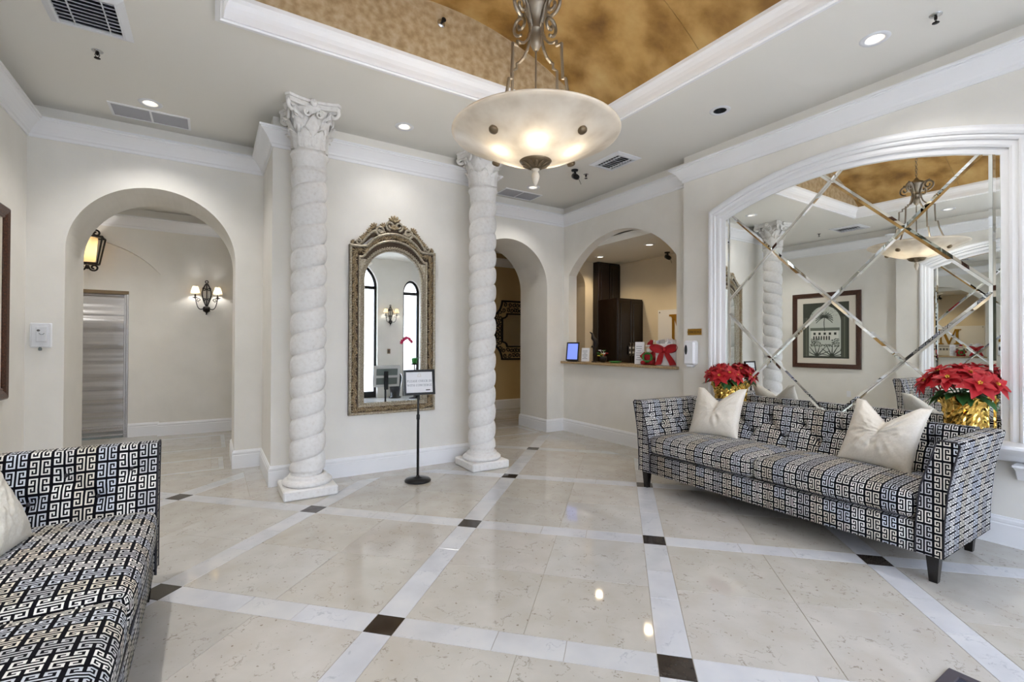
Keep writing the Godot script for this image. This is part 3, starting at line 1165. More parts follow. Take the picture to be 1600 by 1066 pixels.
func build_columns() -> void:
	var c := thing("twisted_column", "white twisted stone column beside the elevator arch", "column", Vector3(0.765, 0, -4.80), 0, "twisted columns")
	var st := mb()
	cbox(st, at(0, 0.045, 0), Vector3(0.46, 0.09, 0.46), 0.012)
	part(st, "plinth", M.cast_stone, c)
	st = mb()
	lathe(st, at(0, 0.09, 0), [Vector2(0.2, 0), Vector2(0.215, 0.012), Vector2(0.218, 0.03), Vector2(0.2, 0.048), Vector2(0.178, 0.052), Vector2(0.17, 0.062), Vector2(0.172, 0.075), Vector2(0.16, 0.088), Vector2(0.14, 0.09)], 40)
	part(st, "base_moulding", M.cast_stone, c)
	# shaft: one bulge that winds round the core
	st = mb()
	smooth(st, 1)
	var y0 := 0.175
	var y1 := 3.02
	var pitch := 0.195
	var rows := 360
	var seg := 40
	var noise := FastNoiseLite.new()
	noise.seed = 8
	noise.frequency = 9.0
	var pt := func(i: int, j: int) -> Vector3:
		var a := TAU * (i % seg) / seg
		var y := y0 + (y1 - y0) * j / rows
		var f := fposmod(y / pitch + a / TAU, 1.0)
		var bulge := sqrt(maxf(0.0, 1.0 - pow(absf(2.0 * f - 1.0), 2.3)))
		var ends := minf(1.0, minf(y - y0, y1 - y) / 0.05)
		var r := 0.124 + 0.034 * bulge * clampf(ends, 0.6, 1.0)
		r += 0.0018 * noise.get_noise_3d(cos(a) * 0.3, y, sin(a) * 0.3)
		return Vector3(r * cos(a), y, r * sin(a))
	for j in rows:
		for i in seg:
			quad(st, pt.call(i + 1, j), pt.call(i, j), pt.call(i, j + 1), pt.call(i + 1, j + 1))
	part(st, "shaft", M.cast_stone, c)
	# capital
	st = mb()
	lathe(st, at(0, 3.115, 0), [Vector2(0.13, -0.11), Vector2(0.146, -0.1), Vector2(0.15, -0.01), Vector2(0.162, 0.006), Vector2(0.17, 0.022), Vector2(0.162, 0.04), Vector2(0.148, 0.046), Vector2(0.146, 0.07), Vector2(0.148, 0.2), Vector2(0.16, 0.32), Vector2(0.185, 0.4), Vector2(0.2, 0.425), Vector2(0.0, 0.425)], 40)
	var cap := part(st, "capital", M.cast_stone, c)
	st = mb()
	leaf_strip(st, Transform3D.IDENTITY, 0.17, 0.125, 0.05, 0.147, 0.01)
	var low := done(st)
	st = mb()
	leaf_strip(st, Transform3D.IDENTITY, 0.28, 0.12, 0.06, 0.147, 0.02)
	var high := done(st)
	for k in 8:
		put(low, "acanthus_leaf", M.cast_stone, cap, turned(Vector3(0, 45.0 * k + 22.5, 0), Vector3(0, 3.175, 0)))
		put(high, "acanthus_leaf", M.cast_stone, cap, turned(Vector3(0, 45.0 * k, 0), Vector3(0, 3.185, 0)))
	# corner volutes
	st = mb()
	var sp := []
	for p in spiral(Vector2(0.262, 0.335), 0.052, 0.012, 200, -1.6, 28):
		sp.append(Vector3(p.x, p.y, 0))
	var stalk := []
	for i in 9:
		var t := i / 8.0
		stalk.append(Vector3(lerpf(0.155, sp[0].x, t * t), lerpf(0.14, sp[0].y, t) + 0.03 * sin(t * PI), 0))
	stalk.append_array(sp)
	var rr := []
	for i in stalk.size():
		rr.append(0.021 if i < 20 else 0.017)
	tube(st, stalk, rr, 8)
	leaf_strip(st, turned(Vector3(0, 0, 0), Vector3(0, 0.16, 0)), 0.2, 0.1, 0.085, 0.16, 0.05, 3)
	var vol := done(st)
	for k in 4:
		put(vol, "volute", M.cast_stone, cap, turned(Vector3(0, 45 + 90.0 * k, 0), Vector3(0, 3.175, 0)))
	# small inner scrolls and rosettes on each face
	st = mb()
	for s in [-1, 1]:
		var q := []
		for p in spiral(Vector2(0.048 * s, 0.3), 0.034, 0.008, 90, -1.4 * s, 18):
			q.append(Vector3(0.192, p.y, p.x))
		tube(st, q, 0.011, 6)
	blob(st, at(0.205, 0.395, 0), Vector3(0.022, 0.036, 0.034), 10, 6)
	blob(st, at(0.222, 0.405, 0), Vector3(0.012, 0.018, 0.016), 8, 5)
	var ros := done(st)
	for k in 4:
		put(ros, "face_scroll", M.cast_stone, cap, turned(Vector3(0, 90.0 * k, 0), Vector3(0, 3.175, 0)))
	# abacus with hollow sides
	st = mb()
	var ab := PackedVector2Array()
	for k in 4:
		var a := deg_to_rad(90.0 * k)
		for i in 9:
			var u := -1.0 + 2.0 * i / 8
			var p := Vector2(0.232 - 0.05 * (1.0 - u * u), u * 0.2)
			ab.append(p.rotated(a))
	var flat_up := Transform3D(Basis(Vector3.RIGHT, Vector3(0, 0, -1), Vector3.UP), Vector3(0, 3.53, 0))
	prism(st, ab, 0.0, 0.045, flat_up, 0.006)
	var ab2 := PackedVector2Array()
	for p in ab:
		ab2.append(p * 1.03)
	prism(st, ab2, 0.045, 0.069, flat_up)
	part(st, "abacus", M.cast_stone, cap)
	dup(c, "white twisted stone column beside the arch with the black mirror", Vector3(2.62, 0, -4.80), PI / 2)

# ------------------------------------------------------------------ big bevelled wall mirrors
func build_big_mirrors() -> void:
	var o := Vector2(2.06, 0)
	# local frame: a = along the wall, measured from the middle; b = up; h = out of the wall
	var m := thing("faceted_mirror", "arched wall mirror of angled-edge diamond panes behind the two red poinsettias", "mirror", Vector3(4.70, 0, -2.062), -PI / 2, "arched wall mirrors")
	var half := 1.075
	var y0 := 0.73
	var outline := segment_path(-half, half, y0, 2.745, 2.955, 28)
	var st := mb()
	# moulding: offset to the left of the path = outwards when the path runs left foot, arch, right foot
	sweep(st, outline, false, [Vector2(-0.01, 0), Vector2(-0.012, 0.012), Vector2(0.03, 0.02), Vector2(0.034, 0.034), Vector2(0.05, 0.04), Vector2(0.08, 0.04), Vector2(0.086, 0.052), Vector2(0.1, 0.058), Vector2(0.114, 0.054), Vector2(0.12, 0.064), Vector2(0.14, 0.07), Vector2(0.16, 0.066), Vector2(0.166, 0.05), Vector2(0.185, 0.03), Vector2(0.19, 0.0)])
	part(st, "frame_moulding", M.trim, m)
	st = mb()
	sweep(st, [Vector2(-half - 0.26, y0 - 0.035), Vector2(half + 0.26, y0 - 0.035)], false, [Vector2(0.035, 0), Vector2(0.035, 0.245), Vector2(0.028, 0.255), Vector2(0.012, 0.255), Vector2(0.004, 0.245), Vector2(0.0, 0.225), Vector2(-0.014, 0.2), Vector2(-0.02, 0.16), Vector2(-0.05, 0.12), Vector2(-0.085, 0.09), Vector2(-0.1, 0.05), Vector2(-0.1, 0)])
	part(st, "sill", M.trim, m)
	var br := PackedVector2Array([Vector2(0, 0), Vector2(0.04, 0), Vector2(0.06, 0.03), Vector2(0.09, 0.07), Vector2(0.14, 0.095), Vector2(0.18, 0.105), Vector2(0.18, 0.12), Vector2(0, 0.12)])
	for x in [-half - 0.1, half + 0.1]:
		st = mb()
		prism(st, br, -0.035, 0.035, Transform3D(Basis(Vector3(0, 0, 1), Vector3.UP, Vector3(-1, 0, 0)), Vector3(x, y0 - 0.255, 0)), 0.006)
		part(st, "sill_bracket", M.trim, m)
	st = mb()
	prism(st, outline, 0.0, 0.004)
	part(st, "backing", M.plastic_dark, m)
	# panes
	var step := 0.535
	var edge := 0.055
	var field := PackedVector2Array()
	for p in outline:
		field.append(Vector2(clampf(p.x, -half + edge, half - edge), p.y))
	field = ccw(segment_path(-half + edge, half - edge, y0, 2.766, 2.955, 10))
	var strips := [ccw(PackedVector2Array([Vector2(-half, y0), Vector2(-half + edge, y0), Vector2(-half + edge, 2.766), Vector2(-half, 2.745)])), ccw(PackedVector2Array([Vector2(half - edge, y0), Vector2(half, y0), Vector2(half, 2.745), Vector2(half - edge, 2.766)]))]
	var polys := []
	for i in range(-3, 4):
		for j in range(-4, 4):
			if (i + j) % 2 == 0:
				continue
			var c := Vector2(-0.023 + i * step, 1.797 + j * step)
			var dia := PackedVector2Array([c + Vector2(0, -step), c + Vector2(step, 0), c + Vector2(0, step), c + Vector2(-step, 0)])
			for r in Geometry2D.intersect_polygons(dia, field):
				polys.append(r)
	polys.append_array(strips)
	for r in polys:
		var q := PackedVector2Array()
		for p in ccw(r):
			if q.is_empty() or q[q.size() - 1].distance_to(p) > 0.02:
				q.append(p)
		if q.size() > 2 and q[0].distance_to(q[q.size() - 1]) < 0.02:
			q.remove_at(q.size() - 1)
		if q.size() < 3 or area2(q) < 0.004:
			continue
		var gap := inset(q, 0.0006)
		if gap.size() == q.size():
			q = gap
		var n := q
		for bev in ([0.02, 0.012, 0.006] if area2(q) > 0.15 else [0.016, 0.006]):
			n = inset(q, bev)
			if n.size() == q.size() and Geometry2D.triangulate_polygon(n).size() > 0:
				break
			n = q
		st = mb()
		flat(st)
		var idx := Geometry2D.triangulate_polygon(n)
		for k in range(0, idx.size(), 3):
			tri(st, Vector3(n[idx[k]].x, n[idx[k]].y, 0.0095), Vector3(n[idx[k + 1]].x, n[idx[k + 1]].y, 0.0095), Vector3(n[idx[k + 2]].x, n[idx[k + 2]].y, 0.0095))
		for a in q.size():
			var b := (a + 1) % q.size()
			quad(st, Vector3(q[a].x, q[a].y, 0.0063), Vector3(q[b].x, q[b].y, 0.0063), Vector3(n[b].x, n[b].y, 0.0095), Vector3(n[a].x, n[a].y, 0.0095))
			quad(st, Vector3(q[a].x, q[a].y, 0.004), Vector3(q[b].x, q[b].y, 0.004), Vector3(q[b].x, q[b].y, 0.0063), Vector3(q[a].x, q[a].y, 0.0063))
		part(st, "mirror_pane", M.mirror, m)
	var other := dup(m, "arched wall mirror of diamond panes facing the poinsettias, seen in reflection", Vector3(-1.32, 0, -2.062), PI / 2)
	# the sill across the room is narrower, and carries nothing
	for ch in other.get_children():
		if String(ch.name).begins_with("sill"):
			ch.scale.z = 0.6

# ------------------------------------------------------------------ carved mirror on the pier
func petal(n: int, w: float, l: float, h: float) -> ArrayMesh:
	# fan of n raised petals, in the xy plane, rising along z
	var st := mb()
	for k in n:
		var a := deg_to_rad(lerpf(-62, 62, k / maxf(n - 1, 1)))
		var b := Basis(Vector3(0, 0, 1), -a)
		blob(st, Transform3D(b, b * Vector3(0, l * 0.5, 0)), Vector3(w * 0.5, l * 0.55, h), 6, 4)
	blob(st, at(0, l * 0.08, 0), Vector3(w * 0.5, w * 0.5, h * 1.3), 6, 4)
	return done(st)

func along(path: PackedVector2Array, gap: float) -> Array:
	# evenly spaced [point, direction] on an open path
	var out := []
	var total := 0.0
	for i in path.size() - 1:
		total += path[i].distance_to(path[i + 1])
	var n := int(round(total / gap))
	var k := 0
	var run := 0.0
	for i in path.size() - 1:
		var l := path[i].distance_to(path[i + 1])
		while k < n and (k + 0.5) * total / n <= run + l:
			var t := ((k + 0.5) * total / n - run) / maxf(l, 1e-5)
			out.append([path[i].lerp(path[i + 1], t), (path[i + 1] - path[i]).normalized()])
			k += 1
		run += l
	return out

func build_ornate_mirror() -> void:
	var m := thing("carved_mirror", "tall arched mirror in a carved antique silver frame between the columns", "mirror", Vector3(1.69, 0, -5.15))
	var y0 := 0.635
	var sh := 2.435
	# outer outline: square shoulders and a raised round head
	var head := arc(Vector2(0, 2.27), Vector2(0.355, 0.335), 154, 26, 24)
	var outer := PackedVector2Array([Vector2(-0.48, y0), Vector2(-0.48, sh), Vector2(-0.36, sh)])
	for p in head:
		if p.y > sh + 0.005 and absf(p.x) < 0.345:
			outer.append(p)
	outer.append(Vector2(0.36, sh)); outer.append(Vector2(0.48, sh)); outer.append(Vector2(0.48, y0))
	var inner := arch_path(-0.322, 0.322, 0.745, 2.07, 2.405, 30)
	# ground board with the opening cut out, in two halves
	for s in [0, 1]:
		var half := PackedVector2Array()
		var keep := func(p: Vector2) -> bool: return p.x <= 0.0001 if s == 0 else p.x >= -0.0001
		var o2 := Array(outer)
		var i2 := Array(inner)
		var top_o := 2.605
		var top_i := 2.405
		if s == 0:
			half.append(Vector2(0, y0))
			for p in o2:
				if keep.call(p) and p.x < -0.002: half.append(p)
			half.append(Vector2(0, top_o)); half.append(Vector2(0, top_i))
			var rev := []
			for p in i2:
				if p.x < -0.002: rev.append(p)
			rev.reverse()
			for p in rev: half.append(p)
			half.append(Vector2(0, 0.745))
		else:
			half.append(Vector2(0, top_o))
			for p in o2:
				if p.x > 0.002: half.append(p)
			half.append(Vector2(0, y0)); half.append(Vector2(0, 0.745))
			var rev := []
			for p in i2:
				if p.x > 0.002: rev.append(p)
			rev.reverse()
			for p in rev: half.append(p)
			half.append(Vector2(0, top_i))
		var st := mb()
		prism(st, half, 0.0, 0.028)
		part(st, "frame_board", M.carved_ground, m)
	var st := mb()
	prism(st, inner, 0.0, 0.01)
	part(st, "mirror_glass", M.mirror, m)
	# plain mouldings
	var o_loop := outer.duplicate()
	o_loop.reverse()
	st = mb()
	sweep(st, ccw(outer), true, [Vector2(0, 0), Vector2(0, 0.05), Vector2(0.012, 0.058), Vector2(0.024, 0.05), Vector2(0.028, 0.028)])
	part(st, "outer_moulding", M.silver_leaf, m)
	var mid := PackedVector2Array([Vector2(-0.375, 0.725), Vector2(-0.375, 2.31), Vector2(-0.345, 2.31)])
	var mh := arc(Vector2(0, 2.13), Vector2(0.375, 0.385), 152, 28, 24)
	for p in mh:
		if absf(p.x) < 0.33: mid.append(p)
	mid.append(Vector2(0.345, 2.31)); mid.append(Vector2(0.375, 2.31)); mid.append(Vector2(0.375, 0.725))
	st = mb()
	sweep(st, ccw(mid), true, [Vector2(-0.012, 0.028), Vector2(-0.01, 0.044), Vector2(0.0, 0.05), Vector2(0.01, 0.044), Vector2(0.012, 0.028)])
	part(st, "middle_moulding", M.silver_leaf, m)
	st = mb()
	sweep(st, ccw(inner), true, [Vector2(0.004, 0.01), Vector2(0.002, 0.03), Vector2(-0.006, 0.036), Vector2(-0.014, 0.03), Vector2(-0.014, 0.0)])
	part(st, "inner_bead", M.silver_leaf, m)
	# spandrels between the arch and the shoulders
	for s in [-1, 1]:
		var sp := PackedVector2Array([Vector2(0.362 * s, 1.95), Vector2(0.362 * s, 2.29), Vector2(0.3 * s, 2.29)])
		for p in arc(Vector2(0, 2.07), Vector2(0.352, 0.365), 38, 0, 8):
			sp.append(Vector2(p.x * s, p.y))
		st = mb()
		prism(st, sp, 0.02, 0.034)
		part(st, "spandrel", M.silver_leaf, m)
	# carved bands: fans of petals side by side
	var bud := petal(1, 0.02, 0.022, 0.016)
	var fan := petal(5, 0.021, 0.056, 0.02)
	var outer_mid := PackedVector2Array([Vector2(-0.425, 0.7), Vector2(-0.425, 2.375), Vector2(-0.355, 2.375)])
	for p in arc(Vector2(0, 2.2), Vector2(0.365, 0.36), 150, 30, 24):
		if absf(p.x) < 0.335: outer_mid.append(p)
	outer_mid.append(Vector2(0.355, 2.375)); outer_mid.append(Vector2(0.425, 2.375)); outer_mid.append(Vector2(0.425, 0.7))
	var bot := PackedVector2Array([Vector2(-0.45, 0.69), Vector2(0.45, 0.69)])
	st = mb()
	for run in [outer_mid, bot]:
		var k := 0
		for e in along(run, 0.074):
			var d: Vector2 = e[1]
			var a := atan2(d.y, d.x) + (PI / 2 if k % 2 == 0 else -PI / 2) - PI / 2
			var b := Basis(Vector3(0, 0, 1), a)
			var off := Vector2(-d.y, d.x) * (-0.027 if k % 2 == 0 else 0.027)
			st.append_from(fan, 0, Transform3D(b, Vector3(e[0].x + off.x, e[0].y + off.y, 0.031)))
			st.append_from(bud, 0, Transform3D(b, Vector3(e[0].x - off.x * 0.75 + d.x * 0.037, e[0].y - off.y * 0.75 + d.y * 0.037, 0.031)))
			k += 1
	stuff(put(st.commit(), "carved_band", M.carved_silver, m))
	var bead := petal(3, 0.014, 0.026, 0.009)
	st = mb()
	for e in along(arch_path(-0.345, 0.345, 0.735, 2.07, 2.43, 30), 0.027):
		var d: Vector2 = e[1]
		st.append_from(bead, 0, Transform3D(Basis(Vector3(0, 0, 1), atan2(d.y, d.x) - 0.7), Vector3(e[0].x, e[0].y, 0.034)))
	for e in along(PackedVector2Array([Vector2(-0.36, 0.735), Vector2(0.36, 0.735)]), 0.027):
		st.append_from(bead, 0, Transform3D(Basis(Vector3(0, 0, 1), -0.7), Vector3(e[0].x, e[0].y, 0.034)))
	stuff(put(st.commit(), "beaded_band", M.silver_leaf, m))
	# crest: shell in the middle, scrolls and leaves falling to the shoulders
	var crest := Node3D.new()
	crest.name = "crest"
	m.add_child(crest)
	var z := 0.035
	st = mb()
	prism(st, PackedVector2Array([Vector2(-0.1, 2.59), Vector2(0.1, 2.59), Vector2(0.095, 2.68), Vector2(0.06, 2.74), Vector2(0, 2.77), Vector2(-0.06, 2.74), Vector2(-0.095, 2.68)]), 0.0, 0.03, Transform3D.IDENTITY, 0.01)
	part(st, "shell_ground", M.carved_ground, crest)
	var crown_fan := petal(5, 0.03, 0.075, 0.016)
	put(crown_fan, "palmette", M.carved_silver, crest, at(0, 2.725, z))
	put(petal(7, 0.022, 0.06, 0.014), "palmette", M.carved_silver, crest, at(0, 2.64, z))
	for s in [-1, 1]:
		st = mb()
		var c1 := []
		for p in spiral(Vector2(0.048 * s, 2.68), 0.052, 0.014, 270, 1.3 * s, 24): c1.append(Vector3(p.x, p.y, z))
		tube(st, c1, 0.012, 6)
		part(st, "shell_scroll", M.silver_leaf, crest)
		st = mb()
		var c2 := []
		for p in spiral(Vector2(0.155 * s, 2.615), 0.055, 0.014, 260 if s > 0 else 280, 1.4 * s, 26): c2.append(Vector3(p.x, p.y, z))
		tube(st, c2, 0.013, 6)
		var sw := []
		for i in 12:
			var t := i / 11.0
			sw.append(Vector3((0.1 + 0.26 * t) * s, 2.6 + 0.075 * sin(t * PI) - 0.15 * t, z - 0.004))
		tube(st, sw, 0.014, 6)
		part(st, "side_scroll", M.silver_leaf, crest)
		st = mb()
		var c3 := []
		for p in spiral(Vector2(0.39 * s, 2.468), 0.034, 0.01, 90, 1.2 * s, 18): c3.append(Vector3(p.x, p.y, z))
		tube(st, c3, 0.01, 6)
		part(st, "shoulder_scroll", M.silver_leaf, crest)
		for e in [[0.215, 2.64, 40.0, 0.9], [0.255, 2.585, 60.0, 0.85], [0.3, 2.535, 75.0, 0.8], [0.34, 2.5, 20.0, 0.75], [0.435, 2.455, 60.0, 0.6], [0.115, 2.66, 25.0, 0.8], [0.2, 2.575, -20.0, 0.7]]:
			put(fan, "acanthus_spray", M.carved_silver, crest, Transform3D(Basis(Vector3(0, 0, 1), deg_to_rad(-e[2] * s)).scaled(Vector3.ONE * (1.1 * e[3])), Vector3(e[0] * s, e[1], 0.022)))
		st = mb()
		var pl := PackedVector2Array([Vector2(0.09 * s, 2.585), Vector2(0.1 * s, 2.66), Vector2(0.16 * s, 2.675), Vector2(0.22 * s, 2.645), Vector2(0.28 * s, 2.58), Vector2(0.35 * s, 2.5), Vector2(0.43 * s, 2.47), Vector2(0.44 * s, 2.44), Vector2(0.345 * s, 2.44), Vector2(0.25 * s, 2.53)])
		prism(st, pl, 0.0, 0.022)
		part(st, "crest_ground", M.carved_ground, crest)

# ------------------------------------------------------------------ sofas and pillows
func tuft_depth(p: Vector2, buttons: Array, creases: Array) -> float:
	var s := 0.0
	for b in buttons:
		var r: float = p.distance_squared_to(b)
		s += 0.04 * exp(-r / (0.042 * 0.042))
	var c := 0.0
	for e in creases:
		var q := Geometry2D.get_closest_point_to_segment(p, e[0], e[1])
		c = maxf(c, 0.018 * exp(-p.distance_squared_to(q) / (0.014 * 0.014)))
	return s + c

# upholstered slab: a closed section (a, y) carried along s from s0 to s1; points flagged true are tufted
func upholster(st: SurfaceTool, sec: Array, s0: float, s1: float, ns: int, to_world: Callable, buttons: Array, creases: Array) -> void:
	var n := sec.size()
	var run := [0.0]
	for i in n:
		run.append(run[i] + (sec[i][0] as Vector2).distance_to(sec[(i + 1) % n][0]))
	var area := 0.0
	for i in n:
		area += (sec[i][0] as Vector2).cross(sec[(i + 1) % n][0])
	var sg := -1.0 if area > 0 else 1.0
	var grid := []
	for j in ns + 1:
		var s := lerpf(s0, s1, float(j) / ns)
		var row := []
		for i in n:
			var p: Vector2 = sec[i][0]
			if sec[i][1]:
				var t := ((sec[(i + 1) % n][0] as Vector2) - (sec[(i - 1 + n) % n][0] as Vector2)).normalized()
				var inward := Vector2(t.y, -t.x) * sg
				p += inward * tuft_depth(Vector2(s, p.y), buttons, creases)
			row.append(to_world.call(p.x, p.y, s))
		grid.append(row)
	smooth(st, 1)
	for j in ns:
		var u0 := lerpf(s0, s1, float(j) / ns)
		var u1 := lerpf(s0, s1, float(j + 1) / ns)
		for i in n:
			var k := (i + 1) % n
			quad(st, grid[j][i], grid[j][k], grid[j + 1][k], grid[j + 1][i], Vector2(u0, run[i]), Vector2(u0, run[i + 1]), Vector2(u1, run[i + 1]), Vector2(u1, run[i]))
	# ends
	flat(st)
	var poly := PackedVector2Array()
	for e in sec:
		poly.append(e[0])
	var idx := Geometry2D.triangulate_polygon(poly)
	for j in [0, ns]:
		for k in range(0, idx.size(), 3):
			for q in 3:
				st.set_uv(Vector2(poly[idx[k + q]].x, -poly[idx[k + q]].y))
				st.add_vertex(grid[j][idx[k + q]])

func cushion(st: SurfaceTool, xf: Transform3D, size: Vector3, r: float, crown: float, nx := 24, ny := 8, nz := 18) -> void:
	smooth(st, 1)
	var h := size * 0.5
	var cells := [nx, ny, nz]
	for k in 3:
		var i := (k + 1) % 3
		var j := (k + 2) % 3
		for sg in [-1.0, 1.0]:
			var ni: int = cells[i]
			var nj: int = cells[j]
			var f := func(a: int, b: int) -> Array:
				var p := Vector3.ZERO
				p[k] = sg * h[k]
				p[i] = lerpf(-h[i], h[i], float(a) / ni)
				p[j] = lerpf(-h[j], h[j], float(b) / nj)
				var q := Vector3(clampf(p.x, -h.x + r, h.x - r), clampf(p.y, -h.y + r, h.y - r), clampf(p.z, -h.z + r, h.z - r))
				var v := q + (p - q).normalized() * r
				v.y += crown * (1.0 - pow(absf(p.x) / h.x, 2.5)) * (1.0 - pow(absf(p.z) / h.z, 2.5)) * signf(v.y) * minf(1.0, absf(v.y) / h.y)
				v.z += crown * 0.4 * signf(p.z) * (1.0 - pow(absf(p.x) / h.x, 3.0)) * (1.0 - pow(absf(p.y) / h.y, 2.0)) * minf(1.0, absf(p.z) / h.z)
				var w := xf * p
				var uv := Vector2(w.x, -w.y)
				if k == 1:
					uv = Vector2(w.x, w.z - (xf * Vector3(0, 0, h.z)).z - (xf * Vector3(0, h.y, 0)).y)
				elif k == 0:
					uv = Vector2(w.z, -w.y)
				return [xf * v, uv]
			for a in ni:
				for b in nj:
					var q0: Array = f.call(a, b)
					var q1: Array = f.call(a + 1, b)
					var q2: Array = f.call(a + 1, b + 1)
					var q3: Array = f.call(a, b + 1)
					if sg > 0:
						quad(st, q0[0], q1[0], q2[0], q3[0], q0[1], q1[1], q2[1], q3[1])
					else:
						quad(st, q3[0], q2[0], q1[0], q0[0], q3[1], q2[1], q1[1], q0[1])

func pts_between(list: Array, gap: float, tufted: bool) -> Array:
	var out := []
	for i in list.size() - 1:
		var a: Vector2 = list[i]
		var b: Vector2 = list[i + 1]
		var n := maxi(1, int(ceil(a.distance_to(b) / gap)))
		for k in n:
			out.append([a.lerp(b, float(k) / n), tufted])
	return out

func button_rows(half: float, gap: float, ys: Array, first: int) -> Array:
	var bs := []
	var cr := []
	var rows := []
	for r in ys.size():
		var n := first - (r % 2)
		var row := []
		for i in n:
			row.append(Vector2((i - (n - 1) / 2.0) * gap, ys[r]))
		rows.append(row)
		bs.append_array(row)
	for r in rows.size() - 1:
		for a in rows[r]:
			for b in rows[r + 1]:
				if absf(a.x - b.x) < gap * 0.6:
					cr.append([a, b])
	for a in rows[0]:
		cr.append([a, Vector2(a.x, a.y + 0.2)])
	for a in rows[rows.size() - 1]:
		cr.append([a, Vector2(a.x, a.y - 0.2)])
	return [bs, cr]

func make_sofa(label: String, pos: Vector3, turn: float) -> Node3D:
	var s := thing("key_pattern_sofa", label, "sofa", pos, turn, "tufted sofas")
	var st := mb()
	cushion(st, at(0, 0.245, 0.0), Vector3(2.06, 0.19, 0.84), 0.012, 0.0, 4, 2, 4)
	part(st, "base_rail", M.key_fabric, s)
	# back
	var inner := [Vector2(-0.345, 0.822), Vector2(-0.335, 0.78), Vector2(-0.3, 0.67), Vector2(-0.25, 0.55), Vector2(-0.215, 0.44), Vector2(-0.21, 0.34)]
	var sec := pts_between([Vector2(-0.41, 0.16), Vector2(-0.42, 0.5), Vector2(-0.44, 0.72), Vector2(-0.45, 0.81), Vector2(-0.447, 0.83), Vector2(-0.435, 0.84), Vector2(-0.36, 0.84), Vector2(-0.345, 0.822)], 0.2, false)
	sec.append_array(pts_between(inner, 0.018, true))
	sec.append([Vector2(-0.21, 0.34), false])
	sec.append([Vector2(-0.3, 0.16), false])
	var br := button_rows(1.0, 0.29, [0.715, 0.6], 7)
	st = mb()
	upholster(st, sec, -1.1, 1.1, 150, func(a: float, y: float, t: float) -> Vector3: return Vector3(t, y, a), br[0], br[1])
	var back := part(st, "backrest", M.key_fabric, s)
	st = mb()
	blob(st, Transform3D.IDENTITY, Vector3(0.011, 0.011, 0.008), 10, 6)
	var button := done(st)
	for b in br[0]:
		var z := lerpf(-0.335, -0.25, (0.78 - b.y) / 0.23)
		put(button, "button", M.button_fabric, back, at(b.x, b.y, z - 0.036))
	# arms, flaring outwards
	var ar := button_rows(0.3, 0.26, [0.715, 0.6], 3)
	var ab := []
	for b in ar[0]:
		ab.append(b + Vector2(0.05, 0))
	var ac := []
	for e in ar[1]:
		ac.append([e[0] + Vector2(0.05, 0), e[1] + Vector2(0.05, 0)])
	for sg in [-1.0, 1.0]:
		var a_in := [Vector2(1.118, 0.822), Vector2(1.1, 0.75), Vector2(1.07, 0.65), Vector2(1.043, 0.55), Vector2(1.028, 0.45), Vector2(1.024, 0.34)]
		var asec := pts_between([Vector2(1.15, 0.16), Vector2(1.156, 0.36), Vector2(1.172, 0.55), Vector2(1.198, 0.70), Vector2(1.222, 0.80), Vector2(1.226, 0.822), Vector2(1.222, 0.834), Vector2(1.21, 0.84), Vector2(1.135, 0.84), Vector2(1.123, 0.834), Vector2(1.118, 0.822)], 0.1, false)
		asec.append_array(pts_between(a_in, 0.018, true))
		asec.append([Vector2(1.024, 0.34), false])
		asec.append([Vector2(1.02, 0.16), false])
		st = mb()
		upholster(st, asec, -0.44, 0.425, 60, func(a: float, y: float, t: float) -> Vector3: return Vector3(a * sg, y, t), ab, ac)
		var arm := part(st, "armrest", M.key_fabric, s)
		for b in ab:
			if b.x > -0.25:
				put(button, "button", M.button_fabric, arm, at(sg * (lerpf(1.1, 1.043, (0.75 - b.y) / 0.2) + 0.03), b.y, b.x))
		st = mb()
		var edge := []
		for e in [Vector2(1.02, 0.16), Vector2(1.024, 0.34), Vector2(1.043, 0.55), Vector2(1.07, 0.65), Vector2(1.1, 0.75), Vector2(1.118, 0.822), Vector2(1.135, 0.84), Vector2(1.21, 0.84), Vector2(1.226, 0.822), Vector2(1.198, 0.70), Vector2(1.172, 0.55), Vector2(1.156, 0.36), Vector2(1.15, 0.16)]:
			edge.append(Vector3(e.x * sg, e.y, 0.426))
		tube(st, edge, 0.005, 6)
		part(st, "piping", M.button_fabric, arm)
	# seat cushions
	for sg in [-1.0, 1.0]:
		st = mb()
		cushion(st, at(0.511 * sg, 0.43, 0.105), Vector3(1.018, 0.165, 0.65), 0.045, 0.03, 34, 8, 24)
		var cu := part(st, "seat_cushion", M.key_fabric, s)
		st = mb()
		var w := 0.475
		tube(st, [Vector3(0.511 * sg - w, 0.357, 0.43), Vector3(0.511 * sg + w, 0.357, 0.43)], 0.005, 6)
		part(st, "piping", M.button_fabric, cu)
	# legs
	st = mb()
	var hi := 0.032
	var lo := 0.02
	var top := 0.165
	flat(st)
	var q := func(r: float, y: float) -> Array: return [Vector3(-r, y, -r), Vector3(r, y, -r), Vector3(r, y, r), Vector3(-r, y, r)]
	var a: Array = q.call(lo, 0.0)
	var b: Array = q.call(hi, top)
	for i in 4:
		var j := (i + 1) % 4
		quad(st, a[j], a[i], b[i], b[j])
	quad(st, a[0], a[1], a[2], a[3])
	quad(st, b[3], b[2], b[1], b[0])
	var leg := done(st)
	for e in [[-1.095, 0.375], [1.095, 0.375], [-1.06, -0.38], [1.06, -0.38]]:
		put(leg, "leg", M.black_wood, s, at(e[0], 0.0, e[1]))
	return s

